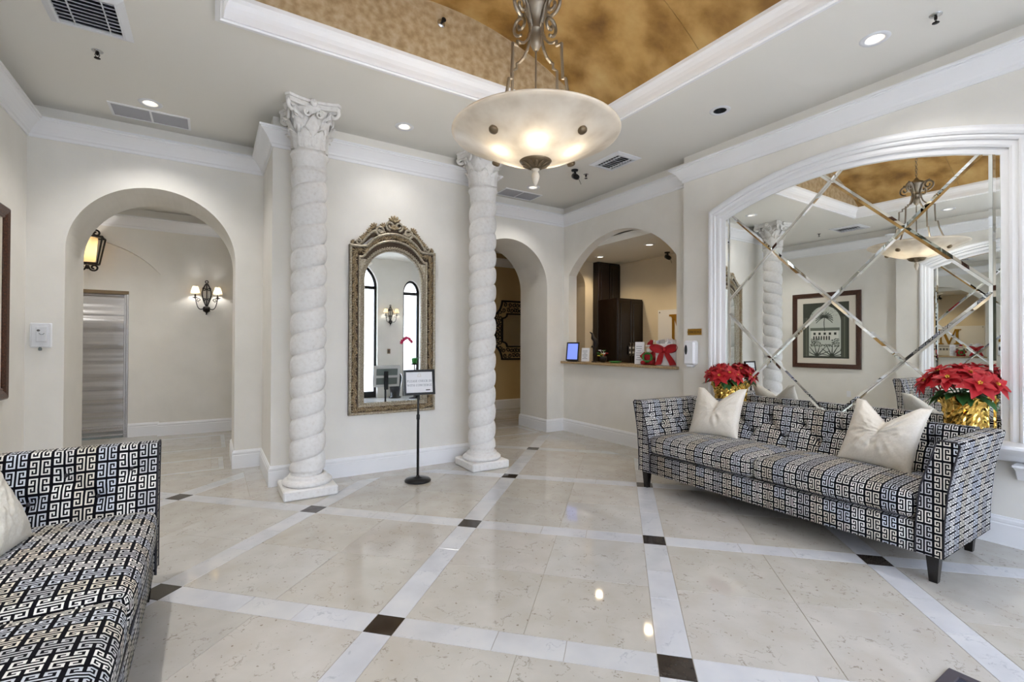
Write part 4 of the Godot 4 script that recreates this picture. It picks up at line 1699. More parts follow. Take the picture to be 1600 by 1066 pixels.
func pillow_mesh(size: float, thick: float, chop: float, sd: int) -> ArrayMesh:
	var st := mb()
	smooth(st, 1)
	var n := 36
	var noise := FastNoiseLite.new()
	noise.seed = sd
	noise.frequency = 2.2
	var f := func(i: int, j: int, side: float) -> Vector3:
		var u := -1.0 + 2.0 * i / n
		var v := -1.0 + 2.0 * j / n
		var x := u * size * 0.5 * (1.0 - 0.07 * (1.0 - v * v))
		var y := v * size * 0.5 * (1.0 - 0.06 * (1.0 - u * u))
		var up := smoothstep(-0.35, 1.0, v)
		y -= chop * maxf(0.0, 1.0 - absf(u) / 0.72) * up
		var t := thick * 0.5 * pow((1.0 - pow(absf(u), 3.0)) * (1.0 - pow(absf(v), 3.0)), 0.65)
		t *= 1.0 - 0.5 * exp(-pow(u / 0.14, 2.0)) * up
		var rays := 0.011 * noise.get_noise_2d(atan2(v - 0.2, u) * 2.0, 0.3 * sqrt(u * u + v * v)) + 0.006 * noise.get_noise_2d(u * 2.0, v * 2.0 + side)
		t += rays * (1.0 - u * u) * (1.0 - v * v) * 1.6
		return Vector3(x, y, side * t)
	for i in n:
		for j in n:
			quad(st, f.call(i, j, 1.0), f.call(i + 1, j, 1.0), f.call(i + 1, j + 1, 1.0), f.call(i, j + 1, 1.0))
			quad(st, f.call(i, j + 1, -1.0), f.call(i + 1, j + 1, -1.0), f.call(i + 1, j, -1.0), f.call(i, j, -1.0))
	return done(st)

func build_sofas() -> void:
	var s := make_sofa("black and cream Greek key tufted sofa in front of the mirror with two red poinsettias", Vector3(3.985, 0, -2.15), -PI / 2)
	dup(s, "black and cream Greek key tufted sofa with cream pillows, facing the poinsettias", Vector3(-0.668, 0, -2.12), PI / 2)
	var p1 := pillow_mesh(0.5, 0.17, 0.13, 2)
	var p2 := pillow_mesh(0.5, 0.17, 0.14, 6)
	var p3 := pillow_mesh(0.47, 0.17, 0.07, 11)
	var list := [[p1, M.satin, Vector3(4.14, 0.742, -2.85), Vector3(-25, -85, 2), "champagne satin throw pillow at the arm near the reception"],
		[p2, M.satin, Vector3(4.12, 0.742, -1.50), Vector3(-25, -99, -3), "champagne satin throw pillow below the larger poinsettia"],
		[p3, M.leatherette, Vector3(-0.80, 0.725, -2.72), Vector3(-24, 80, 2), "cream throw pillow on the sofa facing the poinsettias, at the arm toward the elevator arch"],
		[p1, M.leatherette, Vector3(-0.81, 0.742, -1.42), Vector3(-25, 97, -2), "cream throw pillow on the sofa facing the poinsettias, at the arm toward the entrance"]]
	for e in list:
		var o := put(e[0], numbered("throw_pillow"), e[1], self, turned(e[3], e[2]))
		tag(o, e[4], "pillow", "throw pillows")

# ------------------------------------------------------------------ chandelier
func build_chandelier() -> void:
	var c := thing("bowl_chandelier", "large alabaster bowl chandelier on scrolled pewter arms", "chandelier", Vector3(1.69, 0, -2.418))
	# bowl with thickness
	var st := mb()
	lathe(st, Transform3D.IDENTITY, [Vector2(0.07, 2.520), Vector2(0.1, 2.522), Vector2(0.16, 2.535), Vector2(0.24, 2.562), Vector2(0.32, 2.598), Vector2(0.39, 2.634), Vector2(0.45, 2.66), Vector2(0.495, 2.676), Vector2(0.515, 2.687), Vector2(0.519, 2.694), Vector2(0.515, 2.7), Vector2(0.508, 2.698), Vector2(0.508, 2.69)], 72)
	part(st, "bowl", M.alabaster, c)
	# bottom boss and finial
	st = mb()
	lathe(st, Transform3D.IDENTITY, [Vector2(0.0, 2.472), Vector2(0.022, 2.474), Vector2(0.03, 2.484), Vector2(0.05, 2.49), Vector2(0.075, 2.5), Vector2(0.092, 2.512), Vector2(0.1, 2.522), Vector2(0.094, 2.53), Vector2(0.0, 2.53)], 36)
	var boss := part(st, "boss", M.bronze_scroll, c)
	st = mb()
	blob(st, turned(Vector3(0, 0, 0), Vector3(0, 0, 0)), Vector3(0.03, 0.005, 0.013), 8, 5)
	var fleaf := done(st)
	for k in 12:
		put(fleaf, "boss_leaf", M.bronze_scroll, boss, Transform3D(Basis(Vector3.UP, TAU * k / 12) * Basis(Vector3(0, 0, 1), 0.38), Basis(Vector3.UP, TAU * k / 12) * Vector3(0.062, 2.493, 0)))
	st = mb()
	lathe(st, Transform3D.IDENTITY, [Vector2(0.0, 2.365), Vector2(0.008, 2.37), Vector2(0.013, 2.385), Vector2(0.022, 2.41), Vector2(0.026, 2.432), Vector2(0.02, 2.45), Vector2(0.012, 2.458), Vector2(0.02, 2.464), Vector2(0.026, 2.472), Vector2(0.0, 2.476)], 24)
	part(st, "finial", M.alabaster, c)
	# stem
	st = mb()
	lathe(st, Transform3D.IDENTITY, [Vector2(0.006, 2.52), Vector2(0.006, 2.78), Vector2(0.018, 2.785), Vector2(0.03, 2.8), Vector2(0.03, 2.812), Vector2(0.012, 2.825), Vector2(0.006, 2.83), Vector2(0.006, 3.22)], 16)
	part(st, "centre_rod", M.pewter, c)
	st = mb()
	lathe(st, Transform3D.IDENTITY, [Vector2(0.01, 3.21), Vector2(0.02, 3.22), Vector2(0.034, 3.25), Vector2(0.036, 3.3), Vector2(0.03, 3.32), Vector2(0.042, 3.335), Vector2(0.042, 3.345), Vector2(0.034, 3.36), Vector2(0.05, 3.42), Vector2(0.075, 3.47), Vector2(0.085, 3.5), Vector2(0.06, 3.515), Vector2(0.03, 3.53), Vector2(0.015, 3.56), Vector2(0.0, 3.565)], 28)
	part(st, "hub", M.pewter, c)
	# four arms with medallions
	st = mb()
	var pl := []
	for p in spiral(Vector2(0.135, 3.435), 0.012, 0.066, 30, -1.35, 30):
		pl.append(p)
	var path := [Vector2(0.05, 3.36), Vector2(0.055, 3.3), Vector2(0.075, 3.25), Vector2(0.105, 3.215), Vector2(0.14, 3.2), Vector2(0.165, 3.2), Vector2(0.165, 3.17), Vector2(0.205, 3.17), Vector2(0.205, 3.1), Vector2(0.212, 2.985), Vector2(0.212, 2.955), Vector2(0.235, 2.95), Vector2(0.25, 2.87), Vector2(0.285, 2.77), Vector2(0.335, 2.69), Vector2(0.375, 2.645)]
	var up := []
	for q in path:
		up.append(Vector3(q.x, q.y, 0))
	tube(st, up, 0.0105, 4, false, 0.8)
	var sc := []
	for p in pl:
		sc.append(Vector3(p.x, p.y, 0))
	tube(st, sc, 0.011, 6)
	tube(st, [Vector3(0.04, 3.34, 0), Vector3(0.055, 3.4, 0), Vector3(0.075, 3.46, 0), Vector3(0.1, 3.49, 0), Vector3(0.15, 3.498, 0)], 0.0105, 6)
	var arm := done(st)
	st = mb()
	lathe(st, Transform3D(Basis(Vector3(0, 0, 1), 0.48), Vector3(0.36, 2.6, 0)), [Vector2(0, -0.012), Vector2(0.012, -0.012), Vector2(0.024, -0.006), Vector2(0.028, 0.004), Vector2(0.026, 0.014)], 20)
	var med := done(st)
	for k in 4:
		var xf := turned(Vector3(0, 13.0 + 90.0 * k, 0))
		var a := put(arm, "scroll_arm", M.pewter, c, xf)
		put(med, "medallion", M.bronze_scroll, a)
	# chain and ceiling canopy
	st = mb()
	var y := 3.56
	var k := 0
	while y < 4.22:
		var link := []
		for i in 12:
			var w := TAU * i / 12
			var p := Vector3(0.011 * cos(w), 0.02 * sin(w), 0)
			link.append((p if k % 2 == 0 else Vector3(0, p.y, p.x)) + Vector3(0, y + 0.015, 0))
		tube(st, link, 0.003, 6, true)
		y += 0.031
		k += 1
	part(st, "chain", M.pewter, c)
	st = mb()
	lathe(st, Transform3D.IDENTITY, [Vector2(0.0, 4.2), Vector2(0.03, 4.205), Vector2(0.06, 4.225), Vector2(0.07, 4.25), Vector2(0.07, 4.255)], 28)
	part(st, "ceiling_canopy", M.pewter, c)
	# bulbs and their lights
	st = mb()
	blob(st, Transform3D.IDENTITY, Vector3(0.024, 0.034, 0.024), 14, 8)
	var bulb := done(st)
	st = mb()
	lathe(st, Transform3D.IDENTITY, [Vector2(0.02, 0.024), Vector2(0.018, 0.03), Vector2(0.016, 0.075), Vector2(0.0, 0.078)], 12)
	tube(st, [Vector3(0, 0.07, 0), Vector3(-0.1, 0.085, 0), Vector3(-0.208, 0.07, 0)], 0.005, 6)
	var sock := done(st)
	for i in 5:
		var b := Basis(Vector3.UP, deg_to_rad(237.8 + 72.0 * i))
		var pos := b * Vector3(0.21, 0, 0) + Vector3(0, 2.606, 0)
		var o := put(bulb, "light_bulb", M.bulb_glow, c, Transform3D(b, pos))
		put(sock, "socket", M.pewter, o)
		var l := OmniLight3D.new()
		l.name = "bulb_lamp"
		o.add_child(l)
		l.light_color = LAMP
		l.light_energy = BULB
		l.omni_range = 12
		l.omni_attenuation = 2
		l.light_size = 0.024
		l.shadow_enabled = true

const BULB := 0.19

# ------------------------------------------------------------------ poinsettias
func leaf_mesh(l: float, w: float, droop: float, fold: float, lobed := 0.0) -> ArrayMesh:
	var st := mb()
	smooth(st, 1)
	var n := 9
	var mid := []
	var lf := []
	var rt := []
	for i in n + 1:
		var t := float(i) / n
		var hw := w * 0.5 * pow(sin(PI * pow(t, 0.72)), 0.85) * (1.0 + lobed * sin(t * 14.0))
		if i == 0 or i == n:
			hw = 0.0008
		var z := -droop * t * t
		mid.append(Vector3(l * t, z, 0))
		lf.append(Vector3(l * t, z + hw * fold, hw))
		rt.append(Vector3(l * t, z + hw * fold, -hw))
	for i in n:
		quad(st, mid[i], lf[i], lf[i + 1], mid[i + 1])
		quad(st, rt[i], mid[i], mid[i + 1], rt[i + 1])
	return done(st)

func make_poinsettia(label: String, pos: Vector3, scale: float, sd: int, flowers: Array) -> Node3D:
	var p := thing("poinsettia_plant", label, "potted plant", pos, 0, "poinsettias on the mirror sill")
	var rng := RandomNumberGenerator.new()
	rng.seed = sd
	# crumpled foil wrap with peaks at the rim
	var st := mb()
	flat(st)
	var noise := FastNoiseLite.new()
	noise.seed = sd
	noise.frequency = 12.0
	var seg := 44
	var rows := 14
	var h := 0.27 * scale
	var f := func(i: int, j: int) -> Vector3:
		var a := TAU * (i % seg) / seg
		var t := float(j) / rows
		var r := (0.078 + 0.03 * t + 0.022 * maxf(0.0, t - 0.8) * 5.0 * t) * scale
		var y := h * t
		var peak := 0.5 + 0.5 * sin(a * 5.0 + sd)
		if t > 0.75:
			y += (t - 0.75) * 4.0 * (0.05 * peak - 0.03) * scale
		r += 0.012 * scale * noise.get_noise_3d(cos(a) * 0.9, y * 9.0, sin(a) * 0.9) * 1.5 + 0.006 * sin(a * 13.0 + t * 3.0) * t
		return Vector3(r * cos(a), y, r * sin(a))
	for j in rows:
		for i in seg:
			quad(st, f.call(i + 1, j), f.call(i, j), f.call(i, j + 1), f.call(i + 1, j + 1))
	lathe(st, Transform3D.IDENTITY, [Vector2(0.0, 0.001), Vector2(0.076 * scale, 0.001)], 20)
	part(st, "foil_wrap", M.gold_foil, p)
	st = mb()
	lathe(st, at(0, h * 0.8, 0), [Vector2(0.09 * scale, -0.004), Vector2(0.05 * scale, 0.006), Vector2(0.0, 0.01)], 20)
	part(st, "soil", M.soil, p)
	st = mb()
	for k in 7:
		var a := rng.randf() * TAU
		tube(st, [Vector3(0.01 * cos(a), h * 0.8, 0.01 * sin(a)), Vector3(0.05 * cos(a), h * 1.15, 0.05 * sin(a)), Vector3(0.11 * cos(a), h * 1.45, 0.11 * sin(a)) * scale], 0.004, 5)
	part(st, "stems", M.leaf_green, p)
	var big := leaf_mesh(0.118, 0.062, 0.022, 0.25, 0.12)
	var mid := leaf_mesh(0.085, 0.044, 0.01, 0.3, 0.1)
	var sml := leaf_mesh(0.05, 0.024, 0.0, 0.3, 0.05)
	var lf := leaf_mesh(0.12, 0.064, 0.03, 0.25, 0.1)
	for e in flowers:
		var fl := Node3D.new()
		fl.name = "flower"
		p.add_child(fl, true)
		var fx: float = e[0] * 0.85 - 0.045
		var out := Vector3(fx, 0, e[1])
		fl.position = Vector3(fx, e[2], e[1]) * scale
		var tilt := Basis.IDENTITY
		if out.length() > 0.01:
			tilt = Basis(Vector3.UP.cross(out).normalized(), e[3])
		fl.basis = (tilt * Basis(Vector3.UP, rng.randf() * TAU)).scaled(Vector3.ONE * scale * rng.randf_range(0.92, 1.08))
		for k in 7:
			leafy(big, "bract", M.bract_red, fl, Transform3D(Basis(Vector3.UP, TAU * k / 7 + rng.randf_range(-0.12, 0.12)) * Basis(Vector3(0, 0, 1), rng.randf_range(-0.12, 0.12)), Vector3.ZERO), 0.118)
		for k in 5:
			leafy(mid, "bract", M.bract_red, fl, Transform3D(Basis(Vector3.UP, TAU * (k + 0.3) / 5) * Basis(Vector3(0, 0, 1), 0.35), Vector3(0, 0.006, 0)), 0.085)
		for k in 3:
			put(sml, "bract", M.bract_red, fl, Transform3D(Basis(Vector3.UP, TAU * k / 3) * Basis(Vector3(0, 0, 1), 0.7), Vector3(0, 0.01, 0)))
		st = mb()
		for k in 5:
			blob(st, at(0.009 * cos(k * 1.26), 0.016, 0.009 * sin(k * 1.26)), Vector3(0.005, 0.007, 0.005), 6, 4)
		part(st, "flower_eye", M.flower_yellow, fl)
	for k in 20:
		var a := TAU * k / 20 + rng.randf_range(-0.15, 0.15)
		var r := rng.randf_range(0.06, 0.12)
		var y := rng.randf_range(0.27, 0.33)
		leafy(lf, "green_leaf", M.leaf_green, p, Transform3D((Basis(Vector3.UP, -a) * Basis(Vector3(0, 0, 1), rng.randf_range(-0.7, 0.1))).scaled(Vector3.ONE * scale), Vector3(r * cos(a), y, r * sin(a)) * scale), 0.12)
	return p

# adds a leaf unless its tip would go through the mirror behind
func leafy(mesh: Mesh, called: String, m: Material, parent: Node3D, xf: Transform3D, l: float) -> void:
	var tip: Vector3 = parent.global_transform * (xf * Vector3(l, 0, 0))
	var side: Vector3 = parent.global_transform * (xf * Vector3(l * 0.6, 0, 0.03))
	if maxf(tip.x, side.x) < 4.685:
		put(mesh, called, m, parent, xf)

# ------------------------------------------------------------------ things in the hall behind the arches
func make_sconce(label: String, pos: Vector3, turn: float, power: float) -> Node3D:
	var t := thing("wall_sconce", label, "wall lamp", pos, turn, "iron wall sconces")
	var st := mb()
	for s in [-1, 1]:
		var a := []
		for i in 25:
			var k := i / 24.0
			a.append(Vector3(s * (0.012 + 0.055 * sin(k * PI) * (0.6 + 0.5 * k)), -0.13 + 0.34 * k, 0.02))
		tube(st, a, 0.008, 6)
		var b := []
		for p in spiral(Vector2(s * 0.03, 0.13), 0.028, 0.008, 90, -1.3 * s, 16):
			b.append(Vector3(p.x, p.y, 0.024))
		tube(st, b, 0.006, 6)
		var d := []
		for p in spiral(Vector2(s * 0.025, -0.03), 0.022, 0.006, 270, 1.2 * s, 16):
			d.append(Vector3(p.x, p.y, 0.024))
		tube(st, d, 0.006, 6)
	tube(st, [Vector3(0, -0.14, 0.02), Vector3(0, 0.215, 0.02)], 0.007, 6)
	var ring := []
	for i in 14:
		ring.append(Vector3(0.019 * cos(TAU * i / 14), 0.243 + 0.021 * sin(TAU * i / 14), 0.02))
	tube(st, ring, 0.006, 6, true)
	part(st, "scroll_plate", M.iron, t)
	st = mb()
	lathe(st, at(0, -0.17, 0.03), [Vector2(0.0, -0.1), Vector2(0.012, -0.095), Vector2(0.008, -0.075), Vector2(0.02, -0.06), Vector2(0.045, -0.045), Vector2(0.052, -0.01), Vector2(0.046, 0.02), Vector2(0.03, 0.03), Vector2(0.0, 0.04)], 16)
	part(st, "boss", M.iron, t)
	for s in [-1, 1]:
		st = mb()
		var a := []
		for i in 17:
			var k := i / 16.0
			a.append(Vector3(s * (0.02 + 0.125 * k + 0.02 * sin(k * PI)), -0.16 - 0.05 * sin(k * PI) + 0.15 * k * k, 0.03 + 0.07 * sin(k * PI * 0.5)))
		tube(st, a, 0.007, 6)
		var b := []
		for p in spiral(Vector2(s * 0.1, -0.045), 0.03, 0.008, 270, 1.2 * s, 16):
			b.append(Vector3(p.x, p.y, 0.08))
		tube(st, b, 0.005, 6)
		var arm := part(st, "arm", M.iron, t)
		st = mb()
		lathe(st, at(0.145 * s, -0.012, 0.1), [Vector2(0.0, -0.02), Vector2(0.012, -0.012), Vector2(0.04, 0.0), Vector2(0.042, 0.004), Vector2(0.012, 0.006), Vector2(0.012, 0.05)], 16)
		part(st, "candle_cup", M.iron, arm)
		st = mb()
		smooth(st, 1)
		for i in 24:
			var w0 := TAU * i / 24
			var w1 := TAU * ((i + 1) % 24) / 24
			var r := func(w: float, rr: float) -> Vector3: return Vector3(cos(w), 0, sin(w)) * (rr * (1.0 + 0.025 * cos(w * 12.0)))
			quad(st, r.call(w1, 0.062) + Vector3(0, 0.05, 0), r.call(w0, 0.062) + Vector3(0, 0.05, 0), r.call(w0, 0.034) + Vector3(0, 0.16, 0), r.call(w1, 0.034) + Vector3(0, 0.16, 0))
		var sh := part(st, "shade", M.shade_cloth, arm, at(0.145 * s, 0, 0.1))
		st = mb()
		for e in [[0.063, 0.05], [0.035, 0.16]]:
			var rg := []
			for i in 20:
				rg.append(Vector3(e[0] * cos(TAU * i / 20), e[1], e[0] * sin(TAU * i / 20)))
			tube(st, rg, 0.003, 5, true)
		part(st, "shade_binding", M.bronze_scroll, sh)
		st = mb()
		blob(st, at(0, 0.09, 0), Vector3(0.013, 0.024, 0.013), 10, 6)
		part(st, "light_bulb", M.candle_glow, sh)
		var l := OmniLight3D.new()
		l.name = "sconce_lamp"
		sh.add_child(l)
		l.position = Vector3(0, 0.09, 0)
		l.light_color = LAMP
		l.light_energy = power
		l.light_size = 0.013
		l.omni_range = 10
		l.omni_attenuation = 2
		l.shadow_enabled = true
	return t

func hall_light(x: float, d: float, y: float, e: float, lab: String, tint := WARM) -> void:
	var t := thing("ceiling_downlight", lab, "downlight", Vector3(x, y, -d), 0, "recessed downlights")
	var st := mb()
	lathe(st, at(0, 0, 0), [Vector2(0.05, -0.006), Vector2(0.06, -0.012), Vector2(0.085, -0.008), Vector2(0.09, 0.0)], 28)
	part(st, "trim_ring", M.white_metal, t)
	st = mb()
	lathe(st, at(0, -0.004, 0), [Vector2(0.0, -0.004), Vector2(0.035, -0.003), Vector2(0.052, 0.0)], 24)
	part(st, "lamp_lens", M.can_glow, t)
	var l := SpotLight3D.new()
	l.name = "downlight_lamp"
	t.add_child(l)
	l.position = Vector3(0, -0.02, 0)
	l.rotation.x = -PI / 2
	l.spot_angle = 70
	l.spot_angle_attenuation = 0.6
	l.spot_range = 10
	l.spot_attenuation = 2
	l.light_color = tint
	l.light_energy = e
	l.light_size = 0.05
	l.shadow_enabled = true

func build_corridor_things() -> void:
	# elevator
	var e := thing("elevator_door", "brushed steel elevator door in a steel frame seen through the round arch", "elevator door", Vector3(-1.585, 0, -9.11))
	var st := mb()
	smooth(st, 1)
	for k in [[-0.52, 0.0], [0.0015, 0.52]]:
		st = mb()
		flat(st)
		var a: float = k[0]
		var b: float = k[1]
		quad(st, Vector3(a, 0.012, 0), Vector3(b, 0.012, 0), Vector3(b, 2.12, 0), Vector3(a, 2.12, 0), Vector2(0, 1), Vector2(1, 1), Vector2(1, 0), Vector2(0, 0))
		box(st, Vector3(a, 0.012, -0.03), Vector3(b, 2.12, -0.001))
		part(st, "door_leaf", M.brushed_steel, e)
	st = mb()
	for s in [-1, 1]:
		box(st, Vector3(s * 0.515, 0, -0.02), Vector3(s * 0.49, 2.13, 0.155), 0.003)
		box(st, Vector3(s * 0.515, 0, 0.15), Vector3(s * 0.545, 2.15, 0.168), 0.003)
	part(st, "jamb", M.brushed_steel, e)
	st = mb()
	box(st, Vector3(-0.545, 2.1, -0.02), Vector3(0.545, 2.15, 0.17), 0.003)
	part(st, "header", M.bronze_scroll, e)
	st = mb()
	box(st, Vector3(-0.515, 0.0, -0.03), Vector3(0.515, 0.01, 0.12))
	part(st, "sill", M.plate_grey, e)
	# lantern above it
	var t := thing("wall_lantern", "tapered amber glass lantern with iron scrolls above the elevator", "wall lamp", Vector3(-1.46, 2.68, -8.83))
	t.scale = Vector3.ONE * 1.15
	st = mb()
	box(st, Vector3(-0.05, -0.1, 0), Vector3(0.05, 0.1, 0.015), 0.004)
	tube(st, [Vector3(0, 0.05, 0.01), Vector3(0, 0.12, 0.08), Vector3(0, 0.18, 0.13)], 0.01, 6)
	part(st, "bracket", M.iron, t)
	var zc := 0.14
	var tw := 0.15
	var bw := 0.1
	st = mb()
	for sx in [-1, 1]:
		for sz in [-1, 1]:
			tube(st, [Vector3(bw * sx, -0.17, zc + 0.07 * sz), Vector3(tw * sx, 0.15, zc + 0.1 * sz)], 0.011, 4)
	for q in [[-0.17, bw, 0.07], [0.15, tw, 0.1]]:
		var c := [Vector3(-q[1], q[0], zc - q[2]), Vector3(q[1], q[0], zc - q[2]), Vector3(q[1], q[0], zc + q[2]), Vector3(-q[1], q[0], zc + q[2])]
		tube(st, c, 0.012, 4, true)
	part(st, "lantern_frame", M.iron, t)
	st = mb()
	lathe(st, at(0, 0, zc), [Vector2(0.06, -0.155), Vector2(0.075, -0.14), Vector2(0.085, 0.0), Vector2(0.095, 0.14)], 24)
	part(st, "glass_shade", M.amber_glass, t)
	st = mb()
	for s in [-1, 1]:
		for e2 in [[0.2, 1, 0.075], [-0.215, -1, 0.06]]:
			var a := []
			for p in spiral(Vector2(s * e2[2], e2[0]), 0.045, 0.012, 180 if s > 0 else 0, -1.3 * s * e2[1], 20):
				a.append(Vector3(p.x, p.y, zc))
			tube(st, a, 0.01, 6)
		tube(st, [Vector3(0.03 * s, 0.2, zc), Vector3(0.08 * s, 0.16, zc), Vector3(tw * s, 0.15, zc)], 0.009, 6)
	blob(st, at(0, -0.21, zc), Vector3(0.022, 0.03, 0.022), 10, 6)
	blob(st, at(0, 0.2, zc), Vector3(0.02, 0.03, 0.02), 10, 6)
	part(st, "scrolls", M.iron, t)
	st = mb()
	blob(st, at(0, 0.0, zc), Vector3(0.025, 0.04, 0.025), 12, 8)
	part(st, "light_bulb", M.candle_glow, t)
	var l := OmniLight3D.new()
	l.name = "lantern_lamp"
	t.add_child(l)
	l.position = Vector3(0, 0, zc)
	l.light_color = LAMP
	l.light_energy = 0.07
	l.light_size = 0.025
	l.omni_range = 10
	l.omni_attenuation = 2
	l.shadow_enabled = true
	make_sconce("black iron two-arm sconce with pleated shades on the wall beside the elevator", Vector3(-0.075, 2.1, -8.83), 0, 0.045)
	make_sconce("black iron sconce with pleated shade seen through the reception opening", Vector3(7.56, 2.08, -8.83), 0, 0.06)
	hall_light(-0.9, 7.25, 3.35, HALL, "recessed downlight in the elevator hall behind the arch", LAMP)
	hall_light(-2.2, 7.25, 3.35, HALL, "recessed downlight at the end of the elevator hall", LAMP)
	hall_light(3.9, 7.25, 3.35, HALL * 0.12, "recessed downlight in the hall behind the arch by the reception")
	# pierced black mirror
	var m := thing("pierced_mirror", "black pierced scroll-work mirror on the hall wall behind the twisted column", "mirror", Vector3(5.735, 1.70, -8.83))
	var out := PackedVector2Array()
	var q1 := [Vector2(0.655, 0.0), Vector2(0.62, 0.1), Vector2(0.612, 0.2), Vector2(0.65, 0.335), Vector2(0.56, 0.39), Vector2(0.5, 0.47), Vector2(0.465, 0.56), Vector2(0.45, 0.645)]
	var inn := PackedVector2Array()
	var q2 := [Vector2(0.42, 0.0), Vector2(0.42, 0.24), Vector2(0.36, 0.255), Vector2(0.315, 0.29), Vector2(0.3, 0.34), Vector2(0.0, 0.34)]
	for k in 4:
		var sx := 1 if k == 0 or k == 3 else -1
		var sy := 1 if k < 2 else -1
		var a := q1.duplicate()
		var b := q2.duplicate()
		if k % 2 == 1:
			a.reverse()
			b.reverse()
		for p in a:
			out.append(Vector2(p.x * sx, p.y * sy))
		for p in b:
			inn.append(Vector2(p.x * sx, p.y * sy))
	st = mb()
	sweep(st, dedupe(ccw(out)), true, [Vector2(0, 0), Vector2(0, 0.03), Vector2(0.035, 0.03), Vector2(0.035, 0)])
	sweep(st, dedupe(ccw(inn)), true, [Vector2(-0.03, 0), Vector2(-0.03, 0.034), Vector2(0.0, 0.034), Vector2(0.0, 0)])
	part(st, "frame_rims", M.iron, m)
	st = mb()
	prism(st, dedupe(ccw(inn)), 0.004, 0.012)
	part(st, "mirror_glass", M.mirror, m)
	st = mb()
	var rng := RandomNumberGenerator.new()
	rng.seed = 3
	for k in 38:
		var a := TAU * k / 38
		var dir := Vector2(cos(a), sin(a))
		var r_in := 9.0
		var r_out := 9.0
		r_in = 1.0 / maxf(absf(dir.x) / 0.44, absf(dir.y) / 0.37)
		r_out = 1.0 / maxf(absf(dir.x) / 0.62, absf(dir.y) / 0.62)
		for u in [0.25, 0.72]:
			var c: Vector2 = dir * lerpf(r_in, r_out, u)
			if absf(c.x) > 0.5 and absf(c.y) > 0.42:
				continue
			var s := []
			for p in spiral(c, 0.05, 0.014, rng.randf() * 360, 1.1 if (k % 2 == 0) else -1.1, 14):
				s.append(Vector3(p.x, p.y, 0.017))
			tube(st, s, 0.011, 5)
	part(st, "scroll_work", M.iron, m)

const HALL := 1.15

func dedupe(p: PackedVector2Array) -> PackedVector2Array:
	var q := PackedVector2Array()
	for v in p:
		if q.is_empty() or q[q.size() - 1].distance_to(v) > 0.003:
			q.append(v)
	if q[0].distance_to(q[q.size() - 1]) < 0.003:
		q.remove_at(q.size() - 1)
	return q

func letters(text: String, size: float, depth: float, m: Material, parent: Node, xf: Transform3D, called := "lettering", serif := true) -> MeshInstance3D:
	var t := TextMesh.new()
	var f := SystemFont.new()
	f.font_names = PackedStringArray(["Droid Serif" if serif else "Droid Sans"])
	t.font = f
	t.text = text
	t.font_size = 64
	t.pixel_size = size / 64.0
	t.depth = depth
	return put(t, called, m, parent, xf)

